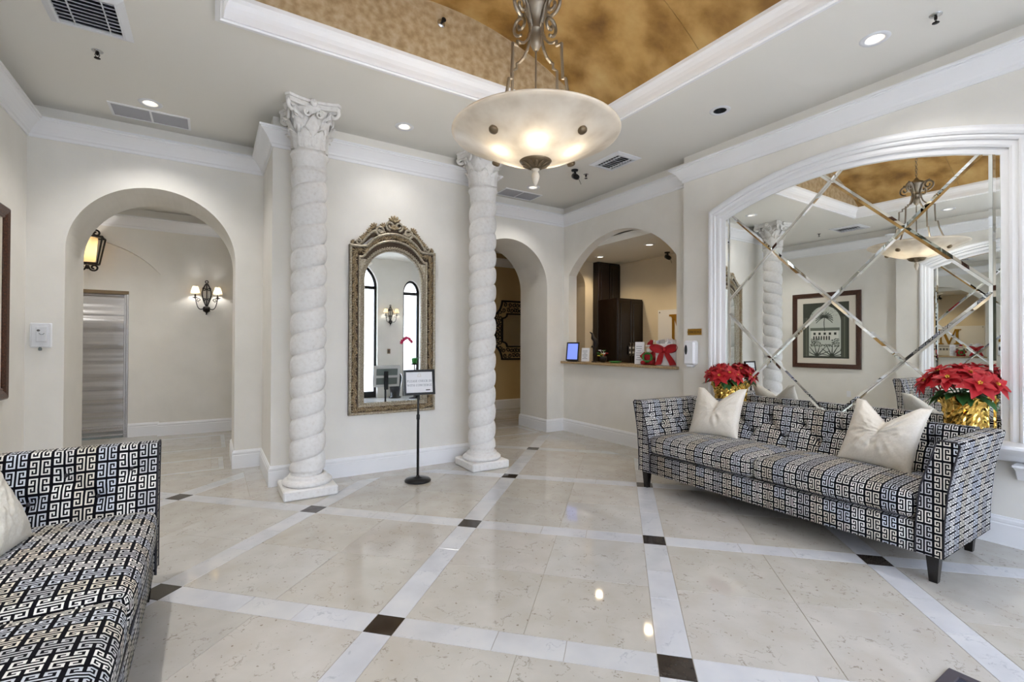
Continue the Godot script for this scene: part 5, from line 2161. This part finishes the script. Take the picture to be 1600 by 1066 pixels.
# ------------------------------------------------------------------ reception
func build_reception() -> void:
	# counter ledge in the opening
	var c := thing("reception_ledge", "tan stone counter ledge in the arched reception opening", "counter", Vector3(4.9, 1.09, -4.93))
	var st := mb()
	box(st, Vector3(-0.135, 0, -1.045), Vector3(0.25, 0.035, 1.045), 0.006)
	box(st, Vector3(-0.135, 0.0, -1.17), Vector3(-0.062, 0.035, 1.09), 0.006)
	part(st, "slab", M.counter_stone, c)
	var ty := 1.1255
	var face := -PI / 2 + 0.35
	# tablet
	var t := thing("tablet_computer", "tablet with a glowing blue screen standing on the counter ledge", "tablet", Vector3(4.84, ty, -5.88), -PI / 2 + 0.55)
	st = mb()
	cbox(st, turned(Vector3(-12, 0, 0), Vector3(0, 0.155, 0)), Vector3(0.21, 0.3, 0.012), 0.004)
	part(st, "bezel", M.plastic_dark, t)
	st = mb()
	cbox(st, turned(Vector3(-12, 0, 0), Vector3(0, 0.155, 0)) * at(0, 0, 0.0068), Vector3(0.165, 0.25, 0.001))
	part(st, "screen", M.screen_glow, t)
	st = mb()
	box(st, Vector3(-0.08, 0, -0.09), Vector3(0.08, 0.008, 0.03), 0.002)
	tube(st, [Vector3(0, 0.005, -0.07), Vector3(0, 0.16, -0.01)], 0.006, 6)
	part(st, "stand", M.plastic_dark, t)
	# card holders
	for e in [[Vector3(4.95, ty, -5.7), 0.13, 0.21, "short white card holder beside the tablet"], [Vector3(4.9, ty, -4.54), 0.125, 0.3, "tall white leaflet with print standing beside the small figure"]]:
		t = thing("card_holder", e[3], "card", e[0], -PI / 2 + 0.5)
		st = mb()
		cbox(st, turned(Vector3(-6, 0, 0), Vector3(0, e[2] / 2 + 0.004, 0)), Vector3(e[1], e[2], 0.004), 0.001)
		part(st, "card", M.paper, t)
		st = mb()
		for k in 7:
			var w: float = e[1] * (0.35 if k % 3 == 2 else 0.6)
			cbox(st, turned(Vector3(-6, 0, 0), Vector3(0, e[2] / 2 + 0.004, 0)) * at(-e[1] * 0.06, e[2] * (0.3 - 0.1 * k), 0.0025), Vector3(w, 0.006, 0.0006))
		part(st, "print_lines", M.print_grey, t)
		st = mb()
		box(st, Vector3(-e[1] / 2, 0, -0.03), Vector3(e[1] / 2, 0.006, 0.03), 0.001)
		part(st, "foot", M.clear_cover, t)
	# dark wavy sculpture
	t = thing("metal_sculpture", "dark twisted metal sculpture beside the tablet", "sculpture", Vector3(4.97, ty, -5.52))
	st = mb()
	lathe(st, Transform3D.IDENTITY, [Vector2(0.0, 0.0), Vector2(0.045, 0.0), Vector2(0.04, 0.012), Vector2(0.0, 0.014)], 20)
	part(st, "foot", M.iron, t)
	st = mb()
	tube(st, [Vector3(0, 0.01, 0), Vector3(0.0, 0.1, 0.02), Vector3(0, 0.2, 0.0), Vector3(0, 0.27, 0.04), Vector3(0, 0.33, 0.02), Vector3(0, 0.37, -0.03), Vector3(0, 0.43, -0.04), Vector3(0, 0.46, -0.1)], [0.012, 0.016, 0.022, 0.03, 0.034, 0.03, 0.018, 0.006], 10)
	tube(st, [Vector3(0, 0.2, 0), Vector3(0, 0.24, -0.05), Vector3(0, 0.22, -0.075)], [0.014, 0.012, 0.004], 8)
	part(st, "figure", M.iron, t)
	# small arrangement
	t = thing("flower_arrangement", "small pot of white and yellow flowers on the counter ledge", "flowers", Vector3(4.95, ty, -5.3))
	st = mb()
	lathe(st, Transform3D.IDENTITY, [Vector2(0.0, 0.0), Vector2(0.04, 0.0), Vector2(0.055, 0.05), Vector2(0.05, 0.09), Vector2(0.04, 0.085), Vector2(0.0, 0.08)], 20)
	part(st, "pot", M.iron, t)
	var rng := RandomNumberGenerator.new()
	rng.seed = 9
	for k in 12:
		st = mb()
		var a := rng.randf() * TAU
		var r := rng.randf_range(0.02, 0.1)
		var p := Vector3(r * cos(a), rng.randf_range(0.1, 0.18), r * sin(a))
		tube(st, [Vector3(0, 0.08, 0), p * Vector3(0.7, 0.9, 0.7), p], 0.003, 5)
		for q in 5:
			blob(st, Transform3D(Basis(Vector3.UP, q * 1.26), p + Vector3(0.014 * cos(q * 1.26), 0, 0.014 * sin(q * 1.26))), Vector3(0.013, 0.007, 0.009), 6, 4)
		part(st, "bloom", [M.paper, M.flower_yellow, M.holly_green, M.felt_red][k % 4], t)
	t = thing("leaf_dish", "flat green dish on the counter ledge beside the flowers", "dish", Vector3(4.95, ty, -5.05))
	st = mb()
	lathe(st, Transform3D.IDENTITY, [Vector2(0.0, 0.0), Vector2(0.05, 0.0), Vector2(0.09, 0.022), Vector2(0.092, 0.026), Vector2(0.05, 0.008), Vector2(0.0, 0.006)], 24)
	part(st, "dish", M.holly_green, t)
	# seated christmas figure
	t = thing("christmas_figure", "small figure in a red hat holding a green wreath beside the gift bag", "figurine", Vector3(4.93, ty + 0.001, -4.385), -PI / 2 + 0.4)
	st = mb()
	lathe(st, Transform3D.IDENTITY, [Vector2(0.0, 0.0), Vector2(0.085, 0.0), Vector2(0.09, 0.05), Vector2(0.075, 0.12), Vector2(0.045, 0.17), Vector2(0.03, 0.19)], 20)
	for s in [-1, 1]:
		tube(st, [Vector3(0.06 * s, 0.15, 0.01), Vector3(0.095 * s, 0.11, 0.05), Vector3(0.06 * s, 0.09, 0.09)], [0.026, 0.024, 0.02], 10)
		tube(st, [Vector3(0.04 * s, 0.03, 0.05), Vector3(0.06 * s, 0.03, 0.13)], [0.032, 0.026], 10)
	part(st, "body", M.felt_red, t)
	st = mb()
	blob(st, at(0, 0.225, 0.005), Vector3(0.046, 0.05, 0.046), 16, 10)
	blob(st, at(0, 0.222, 0.052), Vector3(0.009, 0.009, 0.011), 8, 6)
	part(st, "head", M.skin_doll, t)
	st = mb()
	blob(st, at(0, 0.19, 0.03), Vector3(0.042, 0.045, 0.028), 12, 8)
	var band := []
	for i in 18:
		band.append(Vector3(0.047 * cos(TAU * i / 18), 0.25, 0.047 * sin(TAU * i / 18)))
	tube(st, band, 0.013, 8, true)
	blob(st, at(0.06, 0.31, 0.0), Vector3(0.018, 0.018, 0.018), 10, 6)
	part(st, "white_fur", M.fur_white, t)
	st = mb()
	tube(st, [Vector3(0, 0.245, 0), Vector3(0.005, 0.28, 0), Vector3(0.025, 0.315, 0), Vector3(0.055, 0.315, 0)], [0.046, 0.036, 0.022, 0.008], 12)
	part(st, "hat", M.felt_red, t)
	st = mb()
	for k in 26:
		var a := TAU * k / 26
		blob(st, Transform3D(Basis(Vector3(0, 0, 1), a * 3.0), Vector3(0.055 * cos(a), 0.1 + 0.055 * sin(a), 0.105)), Vector3(0.022, 0.009, 0.008), 6, 4)
	part(st, "wreath", M.holly_green, t)
	# gift with the big bow
	t = thing("gift_bag", "white gift bag with a large red velvet bow on the counter ledge", "gift", Vector3(4.9, ty, -4.075), -PI / 2 + 0.3)
	st = mb()
	cbox(st, at(0, 0.14, -0.02), Vector3(0.28, 0.28, 0.13), 0.01)
	part(st, "bag", M.gift_white, t)
	st = mb()
	rng.seed = 4
	for k in 9:
		cbox(st, turned(Vector3(rng.randf_range(-40, 40), rng.randf() * 180, rng.randf_range(-40, 40)), Vector3(-0.11 + 0.028 * k, 0.29, -0.02)), Vector3(0.09, 0.09, 0.003), 0.0)
	part(st, "tissue", M.paper, t)
	st = mb()
	for s in [-1, 1]:
		smooth(st, 1)
		# loop
		var lp := []
		for i in 21:
			var a := TAU * i / 20
			lp.append(Vector3(s * (0.09 - 0.09 * cos(a)), 0.2 + 0.055 * sin(a) + 0.035 * (1.0 - cos(a)) * 0.5, 0.07 + 0.02 * sin(a * 0.5)))
		for i in 20:
			var w := Vector3(0, 0.0, 0.045)
			quad(st, lp[i] - w * 0.2, lp[i + 1] - w * 0.2, lp[i + 1] + w, lp[i] + w)
		# filled face of the loop
		flat(st)
		for i in 20:
			tri(st, Vector3(s * 0.09, 0.235, 0.1), lp[i] + Vector3(0, 0, 0.02), lp[i + 1] + Vector3(0, 0, 0.02))
		# tail
		smooth(st, 2)
		var tl := []
		for i in 9:
			var k := i / 8.0
			tl.append([Vector3(s * (0.015 + 0.085 * k) - 0.03 * (1.0 + k * 0.5), 0.2 - 0.195 * k, 0.078 + 0.02 * sin(k * 5.0)), Vector3(s * (0.015 + 0.085 * k) + 0.03 * (1.0 + k * 0.5), 0.2 - 0.185 * k, 0.078 + 0.02 * sin(k * 5.0 + 0.6))])
		for i in 8:
			quad(st, tl[i][0], tl[i][1], tl[i + 1][1], tl[i + 1][0])
	blob(st, at(0, 0.205, 0.09), Vector3(0.03, 0.034, 0.025), 12, 8)
	part(st, "bow", M.ribbon_red, t)
	# cabinets
	for e in [[5.9, 6.445, 6.46, 6.59, 2.895, "tall black cherry cabinet reaching the reception ceiling"], [5.83, 6.44, 5.9, 6.37, 2.19, "lower black cherry cabinet against the reception wall"]]:
		var w: float = e[1] - e[0]
		var dd: float = e[3] - e[2]
		var h: float = e[4]
		t = thing("cherry_cabinet", e[5], "cabinet", Vector3((e[0] + e[1]) / 2, 0, -(e[2] + e[3]) / 2.0))
		st = mb()
		cbox(st, at(0, h / 2, 0), Vector3(w, h, dd), 0.004)
		part(st, "carcass", M.dark_cherry, t)
		for k in 2:
			st = mb()
			var x0 := -w / 2 + k * w / 2 + 0.006
			var x1 := x0 + w / 2 - 0.012
			box(st, Vector3(x0, 0.1, dd / 2), Vector3(x1, h - 0.03, dd / 2 + 0.018), 0.004)
			box(st, Vector3(x0 + 0.055, 0.16, dd / 2 + 0.018), Vector3(x1 - 0.055, h - 0.09, dd / 2 + 0.026), 0.006)
			var door := part(st, "door", M.dark_cherry, t)
			st = mb()
			var hx := x1 - 0.03 if k == 0 else x0 + 0.03
			tube(st, [Vector3(hx, h * 0.55, dd / 2 + 0.02), Vector3(hx, h * 0.55, dd / 2 + 0.045), Vector3(hx, h * 0.55 + 0.22, dd / 2 + 0.045), Vector3(hx, h * 0.55 + 0.22, dd / 2 + 0.02)], 0.005, 6)
			part(st, "handle", M.pewter, door)
	# four white sockets on the lower cabinet
	t = thing("socket_plate", "plate with four white sockets on the lower cherry cabinet", "socket", Vector3(6.13, 1.3, -5.86))
	st = mb()
	cbox(st, Transform3D.IDENTITY, Vector3(0.15, 0.15, 0.006), 0.001)
	part(st, "plate", M.plastic_dark, t)
	for i in 4:
		st = mb()
		cbox(st, at(-0.04 + 0.08 * (i % 2), -0.04 + 0.08 * (i / 2), 0.005), Vector3(0.04, 0.032, 0.006), 0.002)
		part(st, "socket", M.plastic_white, t)
	# logo panel on the back wall
	t = thing("logo_panel", "frosted white panel with a gold letter M on the reception wall", "sign", Vector3(6.45, 1.6, -4.9), -PI / 2)
	st = mb()
	cbox(st, at(0, -0.05, 0.02), Vector3(1.28, 0.86, 0.012), 0.003)
	part(st, "panel", M.paper, t)
	st = mb()
	for sx in [-1, 1]:
		for sy in [-1, 1]:
			lathe(st, turned(Vector3(90, 0, 0), Vector3(0.6 * sx, -0.05 + 0.39 * sy, 0.028)), [Vector2(0.0, -0.028), Vector2(0.012, -0.028), Vector2(0.012, 0.004), Vector2(0.0, 0.006)], 12)
	part(st, "standoffs", M.chrome, t)
	letters("M", 0.62, 0.02, M.brass_plate, t, at(-0.12, 0.06, 0.036))
	st = mb()
	box(st, Vector3(-0.5, -0.22, 0.026), Vector3(0.4, -0.205, 0.03))
	for k in 12:
		box(st, Vector3(-0.5 + 0.075 * k, -0.33, 0.026), Vector3(-0.5 + 0.075 * k + 0.05, -0.27, 0.03))
	part(st, "small_print", M.print_grey, t)
	for e in [[5.55, 4.95], [5.62, 6.1]]:
		hall_light(e[0], e[1], 2.9, RECEPTION, "recessed downlight in the reception ceiling %s" % ("above the counter" if e[1] < 5.5 else "near the tall cabinet"))

const RECEPTION := 0.8

# ------------------------------------------------------------------ small things in the lobby
func print_image() -> ImageTexture:
	# dark print: an arch opening on a villa with a palm, spiky plants in front
	var w := 320
	var h := 420
	var img := Image.create(w, h, false, Image.FORMAT_RGB8)
	img.fill(c8(58, 62, 52))
	var sky := c8(196, 200, 190)
	for y in h:
		for x in w:
			var dx := (x - 165.0) / 112.0
			var inside := absf(dx) < 1.0 and (y > 150 or Vector2(dx, (y - 150.0) / 125.0).length() < 1.0)
			if inside and y < 404:
				img.set_pixel(x, y, sky)
	var dark := c8(46, 52, 44)
	var midc := c8(104, 110, 98)
	img.fill_rect(Rect2i(18, 110, 34, 300), c8(76, 80, 68))
	img.fill_rect(Rect2i(28, 110, 5, 300), c8(112, 116, 100))
	img.fill_rect(Rect2i(280, 110, 34, 300), c8(76, 80, 68))
	img.fill_rect(Rect2i(292, 110, 5, 300), c8(112, 116, 100))
	# villa
	img.fill_rect(Rect2i(62, 190, 205, 22), midc)
	img.fill_rect(Rect2i(70, 212, 190, 70), c8(222, 222, 212))
	for k in 5:
		img.fill_rect(Rect2i(84 + k * 36, 226, 16, 18), dark)
	for k in 7:
		img.fill_rect(Rect2i(128 + k * 18, 256, 10, 26), dark)
		img.fill_rect(Rect2i(130 + k * 18, 252, 6, 5), dark)
	var rng := RandomNumberGenerator.new()
	rng.seed = 20
	for k in 420:
		var x := rng.randi_range(62, 262)
		var y := rng.randi_range(270, 330)
		if absf(x - 150.0) > 40 or y > 312:
			img.fill_rect(Rect2i(x, y, rng.randi_range(3, 9), rng.randi_range(2, 6)), midc if rng.randf() < 0.6 else dark)
	# palm
	for y in range(105, 215):
		img.fill_rect(Rect2i(164 + int(3 * sin(y * 0.05)), y, 5, 1), dark)
	for k in 15:
		var a := -PI * 1.12 + PI * 1.24 * k / 14.0
		for t in 60:
			var s := t / 60.0
			var px := 166 + int(cos(a) * 62 * s)
			var py := 108 + int(sin(a) * 60 * s + 20 * s * s)
			img.fill_rect(Rect2i(px, py, 3, 3 + (t % 4)), dark)
	# foreground leaves
	for k in 13:
		var a := -PI * 0.93 + PI * 0.86 * k / 12.0
		var bx := 110 if k % 2 == 0 else 215
		for t in 90:
			var s := t / 90.0
			var ww := int(8 * (1.0 - s)) + 2
			img.fill_rect(Rect2i(clampi(bx + int(cos(a) * 95 * s), 54, 270), 402 - int(-sin(a) * 92 * s), ww, 4), dark)
	for k in 300:
		img.fill_rect(Rect2i(rng.randi_range(0, w - 6), rng.randi_range(0, 100), 4, 2), c8(70, 74, 62) if rng.randf() < 0.5 else c8(48, 52, 44))
	return ImageTexture.create_from_image(img)

func build_small_things() -> void:
	# poinsettias on the mirror sill
	var fa := [[0.0, 0.0, 0.47, 0.0], [0.1, 0.02, 0.44, 0.45], [-0.08, 0.07, 0.445, 0.45], [-0.05, -0.1, 0.445, 0.45], [0.05, 0.13, 0.41, 0.7], [-0.14, -0.03, 0.41, 0.7], [0.07, -0.13, 0.41, 0.7], [0.16, -0.05, 0.385, 0.9], [-0.13, 0.12, 0.38, 0.9], [-0.02, 0.18, 0.375, 0.95], [-0.1, -0.16, 0.38, 0.9], [0.02, -0.19, 0.37, 1.0]]
	make_poinsettia("large red poinsettia in crinkled gold foil at the mirror end away from the reception", Vector3(4.572, 0.731, -1.175), 1.05, 3, fa)
	var fb := [[0.0, 0.0, 0.44, 0.1], [0.08, 0.05, 0.41, 0.6], [-0.08, 0.03, 0.41, 0.6], [0.0, -0.09, 0.405, 0.6], [-0.04, 0.11, 0.38, 0.85], [0.1, -0.07, 0.37, 0.85], [-0.1, -0.07, 0.37, 0.9], [0.06, 0.14, 0.35, 1.0], [-0.13, 0.05, 0.35, 1.0]]
	make_poinsettia("smaller red poinsettia in gold foil at the mirror end beside the soap dispenser", Vector3(4.572, 0.731, -3.06), 0.98, 8, fb)
	# sign on a stand
	var s := thing("sign_stand", "black floor stand with a framed paper notice in front of the carved mirror", "sign stand", Vector3(1.775, 0, -4.60))
	var st := mb()
	lathe(st, Transform3D.IDENTITY, [Vector2(0.0, 0.0), Vector2(0.13, 0.0), Vector2(0.132, 0.012), Vector2(0.12, 0.026), Vector2(0.06, 0.036), Vector2(0.02, 0.046), Vector2(0.016, 0.06), Vector2(0.0, 0.06)], 36)
	part(st, "base", M.black_metal, s)
	st = mb()
	lathe(st, Transform3D.IDENTITY, [Vector2(0.013, 0.05), Vector2(0.013, 0.62), Vector2(0.017, 0.625), Vector2(0.017, 0.67), Vector2(0.011, 0.675), Vector2(0.011, 0.86)], 16)
	part(st, "pole", M.black_metal, s)
	st = mb()
	box(st, Vector3(-0.025, 0.84, -0.035), Vector3(0.025, 1.06, -0.022), 0.003)
	part(st, "clamp", M.black_metal, s)
	var tilt := turned(Vector3(-7, -3, 0), Vector3(0.012, 1.0, 0.0))
	st = mb()
	sweep(st, [Vector2(-0.162, -0.128), Vector2(0.162, -0.128), Vector2(0.162, 0.128), Vector2(-0.162, 0.128)], true, [Vector2(0, -0.012), Vector2(0, 0.01), Vector2(0.02, 0.012), Vector2(0.024, 0.004), Vector2(0.024, -0.012)], tilt)
	part(st, "frame", M.black_metal, s)
	st = mb()
	cbox(st, tilt * at(0, 0, -0.001), Vector3(0.28, 0.212, 0.004))
	var pap := part(st, "notice", M.paper, s)
	letters("PLEASE CHECK IN", 0.03, 0.0008, M.print_grey, pap, tilt * at(0, 0.012, 0.0018))
	letters("WITH CONCIERGE", 0.03, 0.0008, M.print_grey, pap, tilt * at(0, -0.03, 0.0018))
	st = mb()
	cbox(st, tilt * at(0.088, -0.08, 0.0014), Vector3(0.045, 0.01, 0.001))
	part(st, "imprint", M.print_black, pap)
	st = mb()
	sweep(st, [Vector2(-0.02, 0.055), Vector2(0.02, 0.055), Vector2(0.012, 0.085), Vector2(0.0, 0.092), Vector2(-0.012, 0.085)], true, [Vector2(0, 0.001), Vector2(0, 0.002), Vector2(0.004, 0.002), Vector2(0.004, 0.001)], tilt)
	part(st, "emblem", M.satin, pap)
	st = mb()
	cbox(st, tilt * at(0, 0, -0.013), Vector3(0.325, 0.256, 0.006), 0.002)
	var bk := part(st, "back_board", M.paper, s)
	st = mb()
	cbox(st, tilt * at(0, 0.052, -0.018), Vector3(0.26, 0.08, 0.005), 0.001)
	cbox(st, tilt * at(0, -0.058, -0.018), Vector3(0.26, 0.08, 0.005), 0.001)
	part(st, "back_plates", M.plate_grey, bk)
	# framed print on the left wall
	var f := thing("framed_print", "dark framed print of a villa and palm with cream mat", "picture", Vector3(-1.46, 1.71, -4.93), PI / 2)
	st = mb()
	var w := 0.655
	var h := 0.79
	sweep(st, [Vector2(-w, -h), Vector2(w, -h), Vector2(w, h), Vector2(-w, h)], true, [Vector2(0, 0), Vector2(0, 0.028), Vector2(0.012, 0.036), Vector2(0.05, 0.03), Vector2(0.075, 0.018), Vector2(0.085, 0.024), Vector2(0.095, 0.018), Vector2(0.095, 0)])
	part(st, "frame", M.frame_wood, f)
	st = mb()
	cbox(st, at(0, 0, 0.005), Vector3(2 * w - 0.18, 2 * h - 0.18, 0.008))
	part(st, "mount", M.satin, f)
	st = mb()
	flat(st)
	quad(st, Vector3(-0.44, -0.58, 0.0105), Vector3(0.44, -0.58, 0.0105), Vector3(0.44, 0.58, 0.0105), Vector3(-0.44, 0.58, 0.0105), Vector2(0, 1), Vector2(1, 1), Vector2(1, 0), Vector2(0, 0))
	var pm := mat("villa_print", Color(1, 1, 1), 0.5)
	pm.albedo_texture = print_image()
	part(st, "print", pm, f)
	# fire alarm pull under a clear cover
	var a := thing("alarm_station", "white alarm station under a clear cover beside the elevator arch", "alarm", Vector3(-1.348, 1.455, -6.11))
	st = mb()
	cbox(st, at(0, 0, 0.01), Vector3(0.15, 0.23, 0.02), 0.006)
	part(st, "back_plate", M.plastic_white, a)
	st = mb()
	cbox(st, at(0.008, 0.01, 0.03), Vector3(0.075, 0.14, 0.03), 0.004)
	part(st, "pull_box", M.plastic_white, a)
	st = mb()
	blob(st, at(-0.012, 0.045, 0.046), Vector3(0.012, 0.01, 0.004), 12, 6)
	part(st, "sensor_dot", M.plastic_dark, a)
	st = mb()
	tube(st, [Vector3(-0.006, 0.02, 0.05), Vector3(0.004, 0.008, 0.054), Vector3(0.02, 0.008, 0.054), Vector3(0.03, 0.02, 0.05)], 0.003, 6)
	part(st, "pull_handle", M.plate_grey, a)
	st = mb()
	cbox(st, at(0, 0, 0.04), Vector3(0.142, 0.222, 0.045), 0.012)
	part(st, "clear_cover", M.clear_cover, a)
	st = mb()
	lathe(st, at(-0.002, -0.125, 0.03), [Vector2(0.0, -0.018), Vector2(0.012, -0.016), Vector2(0.014, 0.0), Vector2(0.008, 0.016)], 14)
	part(st, "seal_knob", M.plate_grey, a)
	# soap dispenser and brass plate
	var d := thing("sanitizer_dispenser", "white wall dispenser with a dark oval window beside the mirror", "dispenser", Vector3(4.70, 1.30, -3.535), -PI / 2)
	st = mb()
	cbox(st, at(0, 0, 0.045), Vector3(0.15, 0.28, 0.09), 0.02)
	part(st, "housing", M.plastic_white, d)
	st = mb()
	blob(st, at(-0.035, 0.035, 0.088), Vector3(0.02, 0.058, 0.008), 16, 8)
	part(st, "level_window", M.plastic_dark, d)
	st = mb()
	cbox(st, at(0, -0.15, 0.05), Vector3(0.08, 0.03, 0.06), 0.008)
	part(st, "nozzle", M.plastic_white, d)
	var b := thing("brass_plaque", "small brass name plate above the white dispenser", "plaque", Vector3(4.70, 1.54, -3.515), -PI / 2)
	st = mb()
	cbox(st, at(0, 0, 0.003), Vector3(0.2, 0.085, 0.006), 0.002)
	part(st, "backing", M.satin, b)
	st = mb()
	cbox(st, at(0, 0, 0.008), Vector3(0.185, 0.07, 0.005), 0.002)
	part(st, "plate", M.brass_plate, b)
	letters("CONCIERGE", 0.034, 0.001, M.print_black, b, at(0, -0.001, 0.0112))
	# floor mat
	var m := thing("floor_mat", "dark patterned floor mat with a grey border", "mat", Vector3(2.24, 0, -0.44))
	st = mb()
	sweep(st, [Vector2(-0.45, -0.3), Vector2(0.45, -0.3), Vector2(0.45, 0.3), Vector2(-0.45, 0.3)], true, [Vector2(0, 0.0005), Vector2(0.005, 0.007), Vector2(0.045, 0.009), Vector2(0.05, 0.0005)], Transform3D(Basis(Vector3.RIGHT, Vector3(0, 0, -1), Vector3.UP), Vector3.ZERO))
	part(st, "border", M.mat_frame, m)
	st = mb()
	box(st, Vector3(-0.4, 0.0005, -0.25), Vector3(0.4, 0.006, 0.25))
	part(st, "pile", M.mat_pile, m)
	st = mb()
	for i in 12:
		for j in 8:
			var cx := -0.36 + i * 0.0655
			var cz := -0.21 + j * 0.06
			var q := []
			for p in spiral(Vector2(cx, cz), 0.026, 0.006, 60.0 * ((i + j) % 6), 1.2 if (i + j) % 2 == 0 else -1.2, 12):
				q.append(Vector3(p.x, 0.0065, p.y))
			tube(st, q, 0.004, 4)
	part(st, "scroll_pattern", M.mat_light, m)
	# wall socket on the left wall under the print
	var o := thing("wall_outlet", "white wall outlet below the framed print", "outlet", Vector3(-1.46, 0.42, -4.5), PI / 2)
	st = mb()
	cbox(st, at(0, 0, 0.003), Vector3(0.075, 0.12, 0.006), 0.002)
	part(st, "plate", M.plastic_white, o)

# ------------------------------------------------------------------ entrance side, behind the camera (seen in the carved mirror)
func build_entrance() -> void:
	# wall local frame: a = x, b = y, h = towards the room (+d)
	var xf := Transform3D(Basis(Vector3.RIGHT, Vector3.UP, Vector3(0, 0, -1)), Vector3(0, 0, 2.0))
	var ops := [[-1.38, -0.92, 2.76, 3.1], [-0.24, 1.18, 2.86, 3.54], [2.2, 3.62, 2.86, 3.54], [4.3, 4.78, 2.76, 3.1]]
	var notches := []
	for o in ops:
		notches.append(arch_path(o[0], o[1], 0.0, o[2], o[3], 20))
	var st := mb()
	prism(st, notch_wall(-3.2, 8.2, 4.5, notches), -0.3, 0, xf)
	struct(st, "wall_front", M.wall, "cream entrance wall with arched glass doors")
	var n := 1
	for o in ops:
		var is_door: bool = o[1] - o[0] > 1.0
		var d := setting("door_%d" % n if is_door else "window_%d" % n)
		n += 1
		var path := arch_path(o[0], o[1], 0.0, o[2], o[3], 20)
		st = mb()
		sweep(st, path, false, [Vector2(0, -0.16), Vector2(0, -0.1), Vector2(-0.06, -0.1), Vector2(-0.06, -0.16)], xf)
		part(st, "frame", M.door_bronze, d)
		st = mb()
		box(st, xf * Vector3(o[0] + 0.05, o[2] - 0.05, -0.16), xf * Vector3(o[1] - 0.05, o[2] + 0.03, -0.1))
		part(st, "transom", M.door_bronze, d)
		st = mb()
		var cx: float = (o[0] + o[1]) / 2
		if is_door:
			box(st, xf * Vector3(cx - 0.04, 0.0, -0.16), xf * Vector3(cx + 0.04, o[2], -0.1))
		box(st, xf * Vector3(o[0] + 0.05, 0.0, -0.16), xf * Vector3(o[1] - 0.05, 0.16, -0.1))
		part(st, "rails", M.door_bronze, d)
		st = mb()
		prism(st, arch_path(o[0] + 0.03, o[1] - 0.03, 0.02, o[2], o[3] - 0.03, 16), -0.135, -0.125, xf)
		part(st, "pane", M.window_glass, d)
	# outside
	st = mb()
	box(st, Vector3(-30, -0.2, 2.31), Vector3(35, -0.02, 40))
	struct(st, "floor_outside", M.paving, "pale paving outside the entrance")
	var b := thing("street_building", "pale building across the street seen in the carved mirror", "building", Vector3(2.0, -0.02, 22))
	st = mb()
	box(st, Vector3(-16, 0, 0), Vector3(20, 6.5, 6))
	part(st, "wall", M.facade, b)
	st = mb()
	box(st, Vector3(-0.55, 0, 0), Vector3(0.55, 1.8, 0.06))
	var win := done(st)
	for i in 13:
		for j in 2:
			put(win, "window", M.plate_grey, b, at(-14.0 + i * 2.5, 1.0 + j * 2.8, -0.03))
	# black floor vase
	var v := thing("floor_vase", "tall black glazed vase by the entrance doors", "vase", Vector3(4.02, 0, 1.78))
	st = mb()
	lathe(st, Transform3D.IDENTITY, [Vector2(0.0, 0.0), Vector2(0.15, 0.0), Vector2(0.155, 0.03), Vector2(0.11, 0.05), Vector2(0.13, 0.2), Vector2(0.17, 0.42), Vector2(0.18, 0.54), Vector2(0.15, 0.62), Vector2(0.1, 0.645), Vector2(0.1, 0.72), Vector2(0.115, 0.74), Vector2(0.1, 0.74), Vector2(0.085, 0.64)], 36)
	part(st, "body", M.vase_black, v)
	# switch
	var sw := thing("light_switch", "dark wall switch between the entrance doors and window", "switch", Vector3(3.92, 1.2, 2.0), PI)
	st = mb()
	cbox(st, at(0, 0, 0.004), Vector3(0.08, 0.125, 0.008), 0.002)
	part(st, "plate", M.bronze_scroll, sw)
	st = mb()
	cbox(st, at(0, 0, 0.01), Vector3(0.03, 0.06, 0.008), 0.002)
	part(st, "rocker", M.plastic_dark, sw)
	make_sconce("iron wall sconce between the entrance doors, seen in the carved mirror", Vector3(3.95, 2.15, 2.0), PI, 0.03)
	# orchid on an iron stand
	var k := thing("orchid_stand", "pink orchid on a slender iron stand by the entrance window", "plant", Vector3(4.42, 0, 1.45))
	st = mb()
	lathe(st, Transform3D.IDENTITY, [Vector2(0.0, 0.0), Vector2(0.14, 0.0), Vector2(0.13, 0.02), Vector2(0.02, 0.04), Vector2(0.015, 0.85), Vector2(0.1, 0.87), Vector2(0.1, 0.89), Vector2(0.0, 0.89)], 20)
	var ring := []
	for p in spiral(Vector2(0.05, 0.75), 0.05, 0.015, 180, 1.2, 16):
		ring.append(Vector3(p.x, p.y, 0))
	tube(st, ring, 0.008, 6)
	part(st, "stand", M.iron, k)
	st = mb()
	lathe(st, at(0, 0.89, 0), [Vector2(0.0, 0.0), Vector2(0.06, 0.0), Vector2(0.08, 0.13), Vector2(0.07, 0.13), Vector2(0.0, 0.11)], 20)
	part(st, "pot", M.holly_green, k)
	st = mb()
	var stem := [Vector3(0, 1.0, 0), Vector3(-0.02, 1.2, 0), Vector3(-0.08, 1.42, 0), Vector3(-0.2, 1.55, 0), Vector3(-0.34, 1.54, 0)]
	tube(st, stem, 0.005, 6)
	part(st, "stem", M.leaf_green, k)
	for i in 9:
		st = mb()
		var c := Vector3(-0.08 - 0.034 * i, 1.45 + 0.1 * sin(i * 0.42), 0.03 * sin(i * 2.0))
		for q in 5:
			blob(st, Transform3D(Basis(Vector3(0, 0, 1), q * 1.26), c + Vector3(0.026 * cos(q * 1.26), 0.026 * sin(q * 1.26), 0)), Vector3(0.026, 0.017, 0.006), 8, 4)
		part(st, "orchid_bloom", M.orchid_pink, k)
	for i in 5:
		put(leaf_mesh(0.22, 0.06, 0.08, 0.2), "leaf", M.leaf_green, k, Transform3D(Basis(Vector3.UP, i * 1.26) * Basis(Vector3(0, 0, 1), 0.5), Vector3(0, 1.0, 0)))
